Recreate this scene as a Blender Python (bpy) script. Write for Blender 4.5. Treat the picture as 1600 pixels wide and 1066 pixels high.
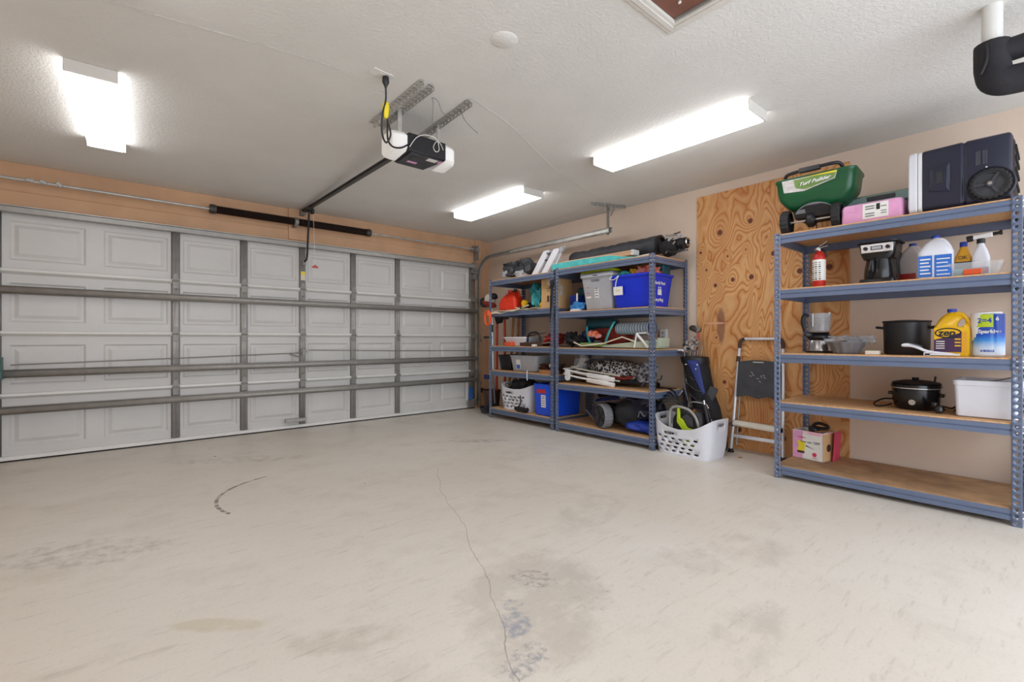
import bpy, bmesh, math, random
from mathutils import Vector, Matrix, noise, Euler

for o in list(bpy.data.objects): bpy.data.objects.remove(o)
SC = bpy.context.scene
COL = SC.collection
PI = math.pi

# ------------------------------------------------------------------ camera
cam_d = bpy.data.cameras.new('camera'); cam = bpy.data.objects.new('camera', cam_d); COL.objects.link(cam)
cam.location = (0, 0, 1.044); cam.rotation_euler = (PI/2, 0, math.radians(-40.522))
cam_d.sensor_width = 36; cam_d.lens = 733.72/1600*36; cam_d.shift_y = -2.9/1600; cam_d.clip_start = .02
SC.camera = cam

# ------------------------------------------------------------------ light and exposure
SC.view_settings.view_transform = 'Standard'; SC.view_settings.look = 'None'
SC.view_settings.exposure = 0.25; SC.view_settings.gamma = 1.0; SC.view_settings.use_curve_mapping = False
WORLD = bpy.data.worlds.new('world'); SC.world = WORLD; WORLD.use_nodes = True
WORLD.node_tree.nodes['Background'].inputs[0].default_value = (.87, .92, 1.0, 1)
WORLD.node_tree.nodes['Background'].inputs[1].default_value = 1.75
LAMP_W = 6.5           # emission of the fluorescent diffusers
def area(name, loc, rot, sx, sy, power, col):
    l = bpy.data.lights.new(name, 'AREA'); l.shape = 'RECTANGLE'; l.size = sx; l.size_y = sy; l.energy = power; l.color = col
    o = bpy.data.objects.new(name, l); COL.objects.link(o); o.location = loc; o.rotation_euler = rot; return o
# daylight: cool fill lamp added behind the photographer, where the room is left open
area('daylight', (1.7, -1.6, 1.35), (PI/2, 0, 0), 3.6, 2.2, 40, (.80, .88, 1.0))

# ------------------------------------------------------------------ materials
def lin(h):
    h = h.lstrip('#'); c = [int(h[i:i+2], 16)/255 for i in (0, 2, 4)]
    return tuple(x/12.92 if x <= .04045 else ((x+.055)/1.055)**2.4 for x in c) + (1,)
class NT:
    def __init__(s, m): s.t = m.node_tree; s.n = s.t.nodes; s.l = s.t.links; s.b = s.n['Principled BSDF']
    def node(s, k, **kw):
        n = s.n.new(k)
        for a, v in kw.items(): setattr(n, a, v)
        return n
    def link(s, a, b): s.l.new(a, b)
    def val(s, sock, v):
        if hasattr(v, 'is_output'): s.link(v, sock)
        else: sock.default_value = v
    def math(s, op, a, b=0.0, c=0.0, clamp=False):
        n = s.node('ShaderNodeMath', operation=op, use_clamp=clamp)
        s.val(n.inputs[0], a); s.val(n.inputs[1], b); s.val(n.inputs[2], c); return n.outputs[0]
    def noise(s, vec, scale, detail=4, rough=.6, dist=0):
        n = s.node('ShaderNodeTexNoise'); s.link(vec, n.inputs['Vector'])
        n.inputs['Scale'].default_value = scale; n.inputs['Detail'].default_value = detail
        n.inputs['Roughness'].default_value = rough; n.inputs['Distortion'].default_value = dist; return n.outputs['Fac']
    def ramp(s, f, stops):
        n = s.node('ShaderNodeValToRGB'); s.val(n.inputs[0], f); e = n.color_ramp.elements
        while len(e) < len(stops): e.new(.5)
        for i, (p, c) in enumerate(stops): e[i].position = p; e[i].color = c if len(c) == 4 else (*c, 1)
        return n.outputs[0]
    def mix(s, f, a, b):
        n = s.node('ShaderNodeMix', data_type='RGBA'); s.val(n.inputs[0], f); s.val(n.inputs[6], a); s.val(n.inputs[7], b); return n.outputs[2]
    def coord(s, k='Object'): return s.node('ShaderNodeTexCoord').outputs[k]
    def mapping(s, vec, loc=(0, 0, 0), rot=(0, 0, 0), scale=(1, 1, 1), kind='POINT'):
        n = s.node('ShaderNodeMapping', vector_type=kind); s.link(vec, n.inputs[0])
        n.inputs[1].default_value = loc; n.inputs[2].default_value = rot; n.inputs[3].default_value = scale; return n.outputs[0]
    def blob(s, vec, c, r, rot=0):        # 1 in the middle, 0 at the rim of an ellipsoid
        v = s.mapping(vec, c, (0, 0, rot), r, 'TEXTURE')
        g = s.node('ShaderNodeTexGradient', gradient_type='SPHERICAL'); s.link(v, g.inputs[0]); return g.outputs['Fac']
    def bump(s, h, strength=.2, dist=.01):
        n = s.node('ShaderNodeBump'); n.inputs['Strength'].default_value = strength; n.inputs['Distance'].default_value = dist
        s.link(h, n.inputs['Height']); s.link(n.outputs[0], s.b.inputs['Normal'])
def mat(name, col, rough=.5, metal=0, var=.06, vs=6, bump=0, bs=80, emit=0, trans=0, alpha=1, spec=.5, stretch=(1, 1, 1), coat=0):
    m = bpy.data.materials.new(name); m.use_nodes = True; t = NT(m); c = lin(col) if isinstance(col, str) else col
    t.b.inputs['Roughness'].default_value = rough; t.b.inputs['Metallic'].default_value = metal
    t.b.inputs['Specular IOR Level'].default_value = spec; t.b.inputs['Coat Weight'].default_value = coat
    v = t.coord()
    if stretch != (1, 1, 1): v = t.mapping(v, scale=stretch)
    if var:
        dk = tuple(x*(1-var*2) for x in c[:3]); lt = tuple(min(1, x*(1+var*1.5)) for x in c[:3])
        col_s = t.ramp(t.noise(v, vs), [(.3, dk), (.7, lt)]); t.link(col_s, t.b.inputs['Base Color'])
    else: t.b.inputs['Base Color'].default_value = c
    if bump: t.bump(t.noise(v, bs, 3), bump, .004)
    if emit:
        t.b.inputs['Emission Color'].default_value = c; t.b.inputs['Emission Strength'].default_value = emit
    t.b.inputs['Transmission Weight'].default_value = trans; t.b.inputs['Alpha'].default_value = alpha
    return m

def floor_material():
    m = bpy.data.materials.new('painted_concrete'); m.use_nodes = True; t = NT(m); v = t.coord()
    big = t.noise(v, .55, 4, .55); mid = t.noise(v, 2.3, 6, .65); fine = t.noise(v, 24, 6, .75)
    c = t.ramp(big, [(.3, lin('#d5cbbd')), (.7, lin('#e0dad1'))])
    c = t.mix(t.math('MULTIPLY', t.ramp(mid, [(.52, (0, 0, 0)), (.72, (1, 1, 1))]), .28), c, lin('#ab9f92'))
    sp = t.ramp(fine, [(.57, (0, 0, 0)), (.72, (1, 1, 1))])
    gate = t.ramp(t.noise(v, 1.3, 3), [(.5, (0, 0, 0)), (.68, (1, 1, 1))])
    c = t.mix(t.math('MULTIPLY', t.math('MULTIPLY', sp, gate), .55), c, lin('#857b70'))
    st = t.noise(t.mapping(v, rot=(0, 0, .72), scale=(2.2, 15, 1)), 2.0, 7, .75)
    c = t.mix(t.math('MULTIPLY', t.ramp(st, [(.55, (0, 0, 0)), (.66, (1, 1, 1))]), .26), c, lin('#8d8378'))
    # worn patches: dirty halo round the crack, blue-grey bare spots, the old oil stain near the racks
    for (x, y, rx, ry, rot, col, th, am, sc) in [
        (1.30, 1.38, .75, .5, .7, '#a2978b', .30, .35, 6), (1.13, 1.30, .17, .11, .9, '#9799a1', .40, 1.0, 26),
        (1.02, 1.13, .22, .13, .2, '#84858d', .46, .9, 30), (1.40, 1.50, .16, .22, .4, '#7c7770', .46, .7, 34),
        (1.20, 1.40, .10, .09, .2, '#9799a1', .46, .9, 26),
        (2.20, 1.85, .8, .35, .3, '#9b9186', .40, .22, 7), (2.3, 1.05, .8, .4, -.4, '#9b9186', .42, .22, 7),
        (1.75, .72, .5, .25, .1, '#92887e', .40, .22, 9), (2.85, 3.9, .75, .16, -.62, '#857f78', .42, .6, 20),
        (2.9, 3.2, .8, .4, .2, '#a09589', .42, .2, 7), (-.10, 3.1, .8, .35, -.5, '#8b8276', .44, .4, 16),
        (.62, 1.62, .4, .14, -.5, '#9b9078', .35, .25, 9), (.9, 4.6, 1.2, .25, -.5, '#92897e', .44, .4, 11),
        (.30, 2.0, .30, .07, -.70, '#b8ac85', .25, .35, 5)]:
        g = t.blob(v, (x, y, 0), (rx, ry, 1), rot)
        k = t.math('MULTIPLY', t.ramp(g, [(0, (0, 0, 0)), (.6, (1, 1, 1))]), t.noise(v, sc, 6, .7))
        c = t.mix(t.math('MULTIPLY', t.ramp(k, [(th, (0, 0, 0)), (th+.2, (1, 1, 1))]), am), c, lin(col))
    # the hairline crack running away from the photographer
    sep = t.node('ShaderNodeSeparateXYZ'); t.link(v, sep.inputs[0]); X, Y = sep.outputs[0], sep.outputs[1]
    wob = t.math('MULTIPLY', t.math('SUBTRACT', t.noise(v, 1.3, 5, .55), .5), .28)
    lx = t.math('ADD', t.math('MULTIPLY_ADD', Y, .47, .475), wob)
    d = t.math('ABSOLUTE', t.math('SUBTRACT', X, lx))
    k = t.math('MULTIPLY', t.math('LESS_THAN', d, .0022), t.math('LESS_THAN', Y, 3.3))
    c = t.mix(t.math('MULTIPLY', k, .55), c, lin('#7a7168'))
    # curved tyre scuff
    for (cx, cy, r, w, a0, a1, am) in [(1.02, 3.42, .515, .011, 1.8, 3.52, .9)]:
        dv = t.mapping(v, (cx, cy, 0), (0, 0, 0), (1, 1, 1), 'TEXTURE'); s2 = t.node('ShaderNodeSeparateXYZ'); t.link(dv, s2.inputs[0])
        ln = t.node('ShaderNodeVectorMath', operation='LENGTH'); cb = t.node('ShaderNodeCombineXYZ')
        t.link(s2.outputs[0], cb.inputs[0]); t.link(s2.outputs[1], cb.inputs[1]); t.link(cb.outputs[0], ln.inputs[0])
        ang = t.math('ARCTAN2', s2.outputs[1], s2.outputs[0])
        ang = t.math('ADD', ang, t.math('MULTIPLY', t.math('LESS_THAN', ang, -.001), 2*PI))
        dd = t.math('ABSOLUTE', t.math('SUBTRACT', ln.outputs['Value'], r))
        k = t.math('MULTIPLY', t.math('LESS_THAN', dd, w), t.math('MULTIPLY', t.math('GREATER_THAN', ang, a0), t.math('LESS_THAN', ang, a1)))
        k = t.math('MULTIPLY', k, t.ramp(t.noise(t.mapping(v, rot=(0, 0, .8), scale=(1, 3, 1)), 11, 4, .8), [(.42, (0, 0, 0)), (.5, (1, 1, 1))]))
        c = t.mix(t.math('MULTIPLY', k, am), c, lin('#5c564e'))
    g2 = t.noise(v, 70, 5, .8)
    c = t.mix(t.math('MULTIPLY', t.ramp(g2, [(.54, (0, 0, 0)), (.68, (1, 1, 1))]), .22), c, lin('#8d8477'))
    # scattered dark chips
    vo = t.node('ShaderNodeTexVoronoi', feature='F1'); t.link(v, vo.inputs['Vector']); vo.inputs['Scale'].default_value = 1.9
    vo.inputs['Randomness'].default_value = 1
    c = t.mix(t.math('LESS_THAN', vo.outputs['Distance'], .022), c, lin('#4a443c'))
    t.link(c, t.b.inputs['Base Color'])
    r = t.ramp(mid, [(.3, (.30, .30, .30)), (.7, (.46, .46, .46))]); t.link(r, t.b.inputs['Roughness'])
    t.b.inputs['Specular IOR Level'].default_value = .35
    t.bump(t.math('ADD', t.noise(v, 6, 5), t.math('MULTIPLY', fine, .4)), .12, .006)
    return m

def plywood_material(w, h):
    m = bpy.data.materials.new('plywood'); m.use_nodes = True; t = NT(m); v = t.coord()
    # local x across the sheet (0 = left edge in view), local z up
    nv = t.mapping(v, scale=(1, 1, .36))
    base = t.noise(nv, 2.6, 2.2, .5, .6)
    knots = [(.235, 2.07, .028), (.52, 2.13, .024), (.72, 1.80, .022), (.10, 1.72, .012), (.19, 1.56, .018), (.36, 1.60, .020), (.53, 1.61, .024),
             (.31, 1.83, .010), (.48, 1.87, .008), (.60, .80, .022), (.28, .62, .018), (.93, 1.62, .024), (1.15, 1.63, .026), (1.22, .86, .034),
             (.42, .18, .022), (.80, .16, .026), (1.0, .50, .024), (.04, 1.90, .014), (.02, .62, .012), (.20, 1.05, .010), (1.1, 2.2, .02)]
    hgt = base; kn = None
    for (x, z, r) in knots:
        g = t.blob(v, (x, 0, z), (r*6, 1, r*9)); hgt = t.math('ADD', hgt, t.math('MULTIPLY', t.math('POWER', g, 1.6), .16))
        q = t.ramp(t.blob(v, (x, 0, z), (r*1.25, 1, r*1.35)), [(.12, (0, 0, 0)), (.4, (1, 1, 1))])
        kn = q if kn is None else t.math('MAXIMUM', kn, q)
    w2 = t.math('FRACT', t.math('MULTIPLY_ADD', hgt, 27, t.math('MULTIPLY', t.noise(v, 10, 4), .6)))
    c = t.ramp(w2, [(0, lin('#d99f63')), (.5, lin('#e6b67e')), (.82, lin('#d3924f')), (.94, lin('#b46a36')), (1, lin('#cd8c50'))])
    c = t.mix(t.ramp(t.noise(t.mapping(v, scale=(1, 1, .4)), 2.6, 3), [(.4, (0, 0, 0)), (.75, (.55, .55, .55))]), c, lin('#b06a38'))
    c = t.mix(t.math('MULTIPLY', t.noise(t.mapping(v, scale=(90, 1, 3)), 2, 4), .22), c, lin('#8f5a30'))
    # the long pitch pocket and its pale patch
    pp = t.ramp(t.math('MULTIPLY', t.blob(v, (.245, 0, 1.17), (.055, 1, .24)), t.noise(v, 9, 3)), [(.1, (0, 0, 0)), (.2, (1, 1, 1))])
    c = t.mix(t.math('MULTIPLY', pp, .75), c, lin('#7d5544'))
    sc = t.blob(v, (.18, 0, 1.19), (.15, 1, .012))
    c = t.mix(t.ramp(sc, [(.1, (0, 0, 0)), (.4, (1, 1, 1))]), c, lin('#dba582'))
    c = t.mix(kn, c, lin('#6a3326'))
    t.link(c, t.b.inputs['Base Color']); t.b.inputs['Roughness'].default_value = .6
    return m

M = {}
def mk(n, *a, **k): M[n] = mat(n, *a, **k)
M['floor'] = floor_material()
mk('ceiling', '#dedcd7', .9, bump=.9, bs=62, var=.02, vs=2)
mk('wall', '#d8c4b2', .75, bump=.18, bs=45, var=.03, vs=1.5)
mk('wall_wood', '#d0a682', .7, bump=.1, bs=30, var=.05, vs=3)
mk('trim', '#d8d4cd', .5, var=.02)
mk('door_white', '#cfcdc9', .45, var=.03, vs=3, stretch=(.5, 1, 1))
mk('door_ledge', '#dcdad5', .35, var=.02)
mk('galv', '#a3a09b', .42, .3, var=.05, vs=14)
mk('galv_dark', '#8a8782', .45, .3, var=.06, vs=14)
mk('galv_light', '#bdbbb6', .4, .4, var=.1, vs=10)
mk('track', '#a5a29d', .38, .5, var=.12, vs=10)
mk('iron', '#4b4744', .5, .5, var=.1)
mk('spring', '#2a1c18', .55, .3, var=.1, vs=30)
mk('black', '#17161a', .45, var=.1)
mk('black_gloss', '#0a0a0c', .2, var=0)
mk('black_matte', '#1c1b1e', .8, var=.15, vs=20)
mk('rubber', '#201f20', .75, var=.1, bump=.3, bs=60)
mk('dark_grey', '#3c3d42', .6, var=.12, vs=9, bump=.2, bs=90)
mk('mid_grey', '#77787c', .55, var=.08)
mk('light_grey', '#aaabb0', .55, var=.05)
mk('white', '#e4e3e2', .4, var=.03)
mk('white_plastic', '#dcdde4', .35, var=.02)
mk('off_white', '#d9d2c3', .5, var=.05)
mk('cream', '#dcd2b8', .6, var=.05)
mk('rack', '#67748e', .38, .2, var=.04, vs=4)
mk('rivet', '#d8d8dc', .25, .9, var=0)
M['board'] = mat('particle_board', '#cb9f72', .7, var=.12, vs=60)
mk('board_dirty', '#a5825f', .75, var=.18, vs=5)  # grimy bottom board, with some of the shade under the shelf mixed into its brown
mk('cardboard', '#b98d60', .75, var=.06, bump=.1, bs=40)
mk('cardboard_light', '#cfa877', .75, var=.05)
mk('wood_tan', '#cda783', .6, var=.08, vs=5, stretch=(1, 1, 8))
mk('wood_handle', '#a97445', .5, var=.15, vs=8)
mk('red', '#c22a22', .35, var=.05); mk('red_dark', '#7e2018', .7, var=.15, vs=12)
mk('gas_red', '#d83418', .35, var=.04); mk('orange', '#e2592a', .45, var=.06)
mk('handle_red', '#b9432c', .45, var=.08)
mk('blue', '#1130c8', .35, var=.04); mk('blue_bright', '#1a4fdc', .35, var=.04); mk('blue_dark', '#16265c', .6, var=.15, vs=10)
mk('blue_navy', '#1c1e33', .42, var=.04); mk('blue_sky', '#3a86c8', .45, var=.1, vs=20); mk('royal', '#1c3aa0', .55, var=.08)
mk('teal', '#1f7f8a', .5, var=.1, vs=10); mk('teal_dark', '#0f4450', .6, var=.1); mk('teal_light', '#3ea8b4', .45, var=.08)
mk('aqua', '#4fc0c0', .5, var=.12, vs=18)
mk('green', '#12502e', .3, var=.05); mk('green_yel', '#b5cc1e', .45, var=.05); mk('green_mid', '#6f8f4a', .6, var=.12, vs=20)
mk('green_grey', '#a9b09a', .6, var=.05)
mk('yellow', '#e0ad10', .3, var=.03); mk('mustard', '#d59a1c', .35, var=.04); mk('yellow_bright', '#e8d325', .5, var=.05)
mk('pink', '#dc9cc4', .35, var=.08, vs=6); mk('pink_red', '#d0385c', .5, var=.1)
mk('purple', '#40244a', .3, var=.1)
mk('steel', '#bcbabb', .22, .9, var=.08, vs=4, stretch=(1, 1, 6)); mk('chrome', '#c9c9cc', .12, 1, var=0)
mk('alu', '#dfe1e8', .3, .35, var=.03); mk('tube_grey', '#a3a19e', .35, .4, var=.05)
mk('paper', '#e6e4de', .7, var=.03); mk('paper_grey', '#c9c4c0', .6, var=.1, vs=30); mk('ink', '#17171b', .6, var=0)
mk('ink_blue', '#1b46a6', .5, var=.05); mk('label_blue', '#2d6cc4', .4, var=.1, vs=12); mk('brown', '#4a3026', .6, var=.1)
mk('brown_red', '#6b3a2c', .6, var=.12)
mk('hatch_brown', '#7c5244', .6, var=.1, vs=6)
mk('pvc', '#dddcd6', .35, var=.02); mk('insulation', '#1e1c21', .8, var=.15, vs=9, bump=.5, bs=25)
mk('cord_orange', '#f0602c', .5, var=0)
mk('brass', '#b5772f', .3, .8, var=.05)
M['clear'] = mat('clear_plastic', '#dfe6ea', .08, var=0, alpha=.28, spec=.7)
M['smoke'] = mat('smoky_plastic', '#bfc3c8', .15, var=.1, alpha=.42, spec=.7)
M['frost'] = mat('frosted_plastic', '#e2e4ea', .35, var=.03, alpha=.85)
M['teal_clear'] = mat('teal_tinted_plastic', '#8fb4ae', .2, var=.05, alpha=.8)
M['lens'] = mat('opener_lens', '#eceae6', .35, var=.02, emit=.12)
M['diffuser'] = mat('lamp_diffuser', (.98, .985, 1, 1), .4, var=0, emit=LAMP_W)
mk('golf_blue', '#1a2b72', .55, var=.06)
mk('knob_green', '#52706c', .5, var=.1)

def stripe_material(name, cols, scale, axis, rough=.7, distort=0):
    m = bpy.data.materials.new(name); m.use_nodes = True; t = NT(m); v = t.coord()
    s = t.node('ShaderNodeSeparateXYZ'); t.link(v, s.inputs[0])
    f = t.math('FRACT', t.math('MULTIPLY_ADD', s.outputs[axis], scale, t.math('MULTIPLY', t.noise(v, 8, 2), distort)))
    n = len(cols); c = t.ramp(f, [(i/n, lin(k)) for i, k in enumerate(cols)])
    t.link(c, t.b.inputs['Base Color']); t.b.inputs['Roughness'].default_value = rough
    return m
M['striped'] = stripe_material('striped_towel', ['#9aa7b4', '#4f6684', '#c6cbd0', '#7fa9c2', '#6b7480', '#b9c4cc'], 15, 0, distort=.3)
def pattern_material(name, a, b, c, sc):
    m = bpy.data.materials.new(name); m.use_nodes = True; t = NT(m); v = t.coord()
    vo = t.node('ShaderNodeTexVoronoi', feature='F1'); t.link(t.mapping(v, scale=(1, 1, 1)), vo.inputs['Vector']); vo.inputs['Scale'].default_value = sc
    k = t.ramp(t.math('ADD', vo.outputs['Distance'], t.math('MULTIPLY', t.noise(v, sc*.8, 3), .5)), [(.0, lin(a)), (.55, lin(b)), (.78, lin(c))])
    k.node.color_ramp.interpolation = 'CONSTANT'; t.link(k, t.b.inputs['Base Color']); t.b.inputs['Roughness'].default_value = .8
    return m
M['floral'] = pattern_material('floral_fabric', '#16151a', '#1c1b20', '#b9b5b4', 42)
M['plaid'] = pattern_material('crumpled_print', '#2c2a2e', '#5c5a60', '#8d8b90', 26)
M['toys'] = pattern_material('orange_toy_print', '#e2562c', '#e87a4a', '#e8a0a0', 16)
M['box_print'] = pattern_material('carton_print', '#e7b2c0', '#ead0d4', '#e2dfe6', 5)

# ------------------------------------------------------------------ mesh building
class G:
    def __init__(s): s.bm = bmesh.new(); s.M = Matrix()
    def at(s, loc=(0, 0, 0), rot=(0, 0, 0)): s.M = Matrix.Translation(loc) @ Euler(rot).to_matrix().to_4x4(); return s
    def v(s, p): return s.bm.verts.new(s.M @ Vector(p))
    def f(s, vs):
        try: return s.bm.faces.new(vs)
        except ValueError: return None
    def box(s, c, d, r=None):
        R = Euler(r).to_matrix() if r else Matrix.Identity(3); vs = []
        for i in (-1, 1):
            for j in (-1, 1):
                for k in (-1, 1): vs.append(s.v(Vector(c) + R @ Vector((i*d[0]/2, j*d[1]/2, k*d[2]/2))))
        for q in ((0, 1, 3, 2), (4, 6, 7, 5), (0, 4, 5, 1), (2, 3, 7, 6), (0, 2, 6, 4), (1, 5, 7, 3)): s.f([vs[i] for i in q])
        return s
    def bb(s, x0, x1, y0, y1, z0, z1): return s.box(((x0+x1)/2, (y0+y1)/2, (z0+z1)/2), (x1-x0, y1-y0, z1-z0))
    def loft(s, rings, cap=True, closed=True):
        R = [[s.v(p) for p in r] for r in rings]; n = len(R[0])
        for a, b in zip(R, R[1:]):
            for i in range(n if closed else n-1): s.f([a[i], a[(i+1) % n], b[(i+1) % n], b[i]])
        if cap: s.f(list(reversed(R[0]))); s.f(R[-1])
        return s
    def cyl(s, p0, p1, r0, r1=None, n=16, cap=True):
        r1 = r0 if r1 is None else r1; p0, p1 = Vector(p0), Vector(p1); d = (p1-p0).normalized()
        a = d.orthogonal().normalized(); b = d.cross(a); rs = []
        for p, r in ((p0, r0), (p1, r1)): rs.append([p + a*r*math.cos(2*PI*i/n) + b*r*math.sin(2*PI*i/n) for i in range(n)])
        return s.loft(rs, cap)
    def tube(s, pts, r, n=8, smooth=0, closed=False, taper=None):
        P = [Vector(p) for p in pts]
        if smooth: P = spline(P, smooth, closed)
        m = len(P); rings = []; up = None
        for i, p in enumerate(P):
            if closed: d = (P[(i+1) % m]-P[i-1]).normalized()
            else: d = (P[min(i+1, m-1)]-P[max(i-1, 0)]).normalized()
            if up is None: up = d.orthogonal().normalized()
            up = (up - d*up.dot(d)).normalized(); b = d.cross(up)
            rr = r if taper is None else r + (taper-r)*i/(m-1)
            rings.append([p + up*rr*math.cos(2*PI*k/n) + b*rr*math.sin(2*PI*k/n) for k in range(n)])
        if closed: rings.append(rings[0]); return s.loft(rings, False)
        return s.loft(rings, True)
    def lathe(s, prof, c=(0, 0, 0), n=24, axis='Z', sx=1, sy=1, a0=0, cap=True):
        rs = []
        for r, z in prof:
            ring = []
            for i in range(n):
                a = 2*PI*i/n+a0; x, y = r*math.cos(a)*sx, r*math.sin(a)*sy
                q = (x, y, z) if axis == 'Z' else ((z, x, y) if axis == 'X' else (y, z, x)); ring.append(Vector(c)+Vector(q))
            rs.append(ring)
        return s.loft(rs, cap)
    def prism(s, pts, axis, d0, d1):
        def q(p, d): return {'X': (d, p[0], p[1]), 'Y': (p[0], d, p[1]), 'Z': (p[0], p[1], d)}[axis]
        return s.loft([[q(p, d0) for p in pts], [q(p, d1) for p in pts]])
    def blob(s, c, d, amp=.15, fr=6, seed=0, sub=3, flat=False, rot=(0, 0, 0)):
        b2 = bmesh.new(); bmesh.ops.create_icosphere(b2, subdivisions=sub, radius=1); R = Euler(rot).to_matrix(); mp = {}
        for v in b2.verts:
            p = v.co.copy(); k = 1+amp*2*(noise.fractal(p*fr/4+Vector((seed*7.3, seed*1.7, 0)), 1, 2, 3))
            p = Vector((math.copysign(abs(p.x)**.8, p.x), math.copysign(abs(p.y)**.8, p.y), math.copysign(abs(p.z)**.8, p.z)))*k
            p = Vector((p.x*d[0]/2, p.y*d[1]/2, p.z*d[2]/2))
            if flat: p.z = max(p.z, -d[2]/2*.8)
            mp[v.index] = s.v(Vector(c) + R @ p)
        for f in b2.faces: s.f([mp[v.index] for v in f.verts])
        b2.free(); return s
    def sheet(s, nx, ny, fn):      # open grid surface fn(u, v) -> point
        V = [[s.v(fn(i/nx, j/ny)) for j in range(ny+1)] for i in range(nx+1)]
        for i in range(nx):
            for j in range(ny): s.f([V[i][j], V[i+1][j], V[i+1][j+1], V[i][j+1]])
        return s
def spline(P, k, closed=False):
    out = []; m = len(P)
    for i in range(m if closed else m-1):
        if closed: a, b, c, d = P[i-1], P[i], P[(i+1) % m], P[(i+2) % m]
        else: a, b, c, d = P[max(i-1, 0)], P[i], P[i+1], P[min(i+2, m-1)]
        for j in range(k):
            t = j/k; out.append(.5*((2*b)+(c-a)*t+(2*a-5*b+4*c-d)*t*t+(3*b-a-3*c+d)*t**3))
    if not closed: out.append(P[-1])
    return out
def rr(w, d, r, z, n=4, cx=0, cy=0):       # rounded rectangle ring
    out = []; r = min(r, w/2, d/2)
    for (sx, sy, a0) in ((1, 1, 0), (-1, 1, PI/2), (-1, -1, PI), (1, -1, 1.5*PI)):
        for i in range(n+1):
            a = a0+PI/2*i/n; out.append((cx+sx*(w/2-r)+r*math.cos(a), cy+sy*(d/2-r)+r*math.sin(a), z))
    return out
def put(name, g, m, parent=None, bev=0, ang=35, solid=0, label=None, sub=0):
    bmesh.ops.remove_doubles(g.bm, verts=g.bm.verts, dist=1e-6) if len(g.bm.verts) < 20000 else None
    bmesh.ops.recalc_face_normals(g.bm, faces=g.bm.faces)
    me = bpy.data.meshes.new(name); g.bm.to_mesh(me); g.bm.free()
    for mm in (m if isinstance(m, (list, tuple)) else [m]): me.materials.append(M[mm] if isinstance(mm, str) else mm)
    for p in me.polygons: p.use_smooth = True
    me.set_sharp_from_angle(angle=math.radians(ang))
    o = bpy.data.objects.new(name, me); COL.objects.link(o)
    if parent: o.parent = parent
    if solid: md = o.modifiers.new('solid', 'SOLIDIFY'); md.thickness = solid; md.offset = 0
    if bev:
        md = o.modifiers.new('bevel', 'BEVEL'); md.width = bev; md.segments = 2; md.limit_method = 'ANGLE'; md.angle_limit = math.radians(40)
    if sub: md = o.modifiers.new('sub', 'SUBSURF'); md.levels = sub; md.render_levels = sub
    if label: o['label'] = label
    return o
def thing(name, label, cat, loc=(0, 0, 0), rz=-PI/2, group=None):
    o = bpy.data.objects.new(name, None); COL.objects.link(o); o.location = loc; o.rotation_euler = (0, 0, rz)
    o.empty_display_size = .05; o['label'] = label; o['category'] = cat
    if group: o['group'] = group
    return o
def tag(o, label, cat, group=None):
    o['label'] = label; o['category'] = cat
    if group: o['group'] = group
    return o
def struct(name, g, m, label=None, **k):
    o = put(name, g, m, **k); o['kind'] = 'structure'
    if label: o['label'] = label
    return o
def place(o, loc, rz=-PI/2, rot=None):
    o.location = loc; o.rotation_euler = rot if rot else (0, 0, rz); return o
def copy_part(o, parent, loc=None):
    c = o.copy(); COL.objects.link(c); c.parent = parent
    if loc is not None: c.location = loc
    return c
def text(name, s, size, loc, m, parent, rot=(PI/2, 0, 0), shear=0, space=1, sx=1, bold=0, align='CENTER'):
    cu = bpy.data.curves.new('lettering', 'FONT'); cu.body = s; cu.size = size; cu.extrude = .0006; cu.align_x = align; cu.align_y = 'CENTER'
    cu.shear = shear; cu.space_character = space; cu.offset = bold
    t = bpy.data.objects.new('tmp', cu); COL.objects.link(t); bpy.context.view_layer.update()
    me = bpy.data.meshes.new_from_object(t.evaluated_get(bpy.context.evaluated_depsgraph_get()))
    bpy.data.objects.remove(t); me.materials.clear(); me.materials.append(M[m])
    o = bpy.data.objects.new(name, me); COL.objects.link(o); o.parent = parent; o.location = loc; o.rotation_euler = rot; o.scale = (sx, 1, 1)
    return o
def cut(o, cutters):                # real holes: boolean, applied
    c = put('cutter', cutters, 'black'); c.parent = o.parent
    md = o.modifiers.new('cut', 'BOOLEAN'); md.object = c; md.operation = 'DIFFERENCE'; md.solver = 'EXACT'
    bpy.context.view_layer.update()
    me = bpy.data.meshes.new_from_object(o.evaluated_get(bpy.context.evaluated_depsgraph_get()))
    o.modifiers.clear(); o.data = me; bpy.data.objects.remove(c)

# ================================================================== SETTING
DY, XW, XL, CE, YR = 5.80, 4.514, -1.07, 2.558, -1.2
XC = 1.719
struct('floor', G().bb(XL-.2, XW+.2, YR, DY+.3, -.12, 0), 'floor')
# ceiling with the attic hatch opening
hx0, hx1, hy0, hy1 = 1.06, 2.040, .33, 1.196
g = G()
for (a, b, c, d) in ((XL-.2, hx0, YR, DY+.2), (hx1, XW+.2, YR, DY+.2), (hx0, hx1, YR, hy0), (hx0, hx1, hy1, DY+.2)): g.bb(a, b, c, d, CE, CE+.12)
struct('ceiling', g, 'ceiling')
struct('wall_right', G().bb(XW, XW+.15, YR, DY+.2, 0, CE), 'wall')
struct('wall_left', G().bb(XL-.15, XL, YR, DY+.2, 0, CE), 'wall')
g = G(); g.bb(XL, XW, DY+.04, DY+.2, 2.10, CE); g.bb(XL, XC-2.50, DY+.04, DY+.2, 0, 2.10); g.bb(XC+2.50, XW, DY+.04, DY+.2, 0, 2.10)
struct('wall_back', g, 'wall_wood')
g = G(); g.bb(XL, 4.222, DY+.005, DY+.04, 2.16, 2.31)
struct('trim_1', g, 'wall_wood', bev=.004)
g = G(); g.bb(XL, 4.222, DY+.018, DY+.04, 2.31, CE)
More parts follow.
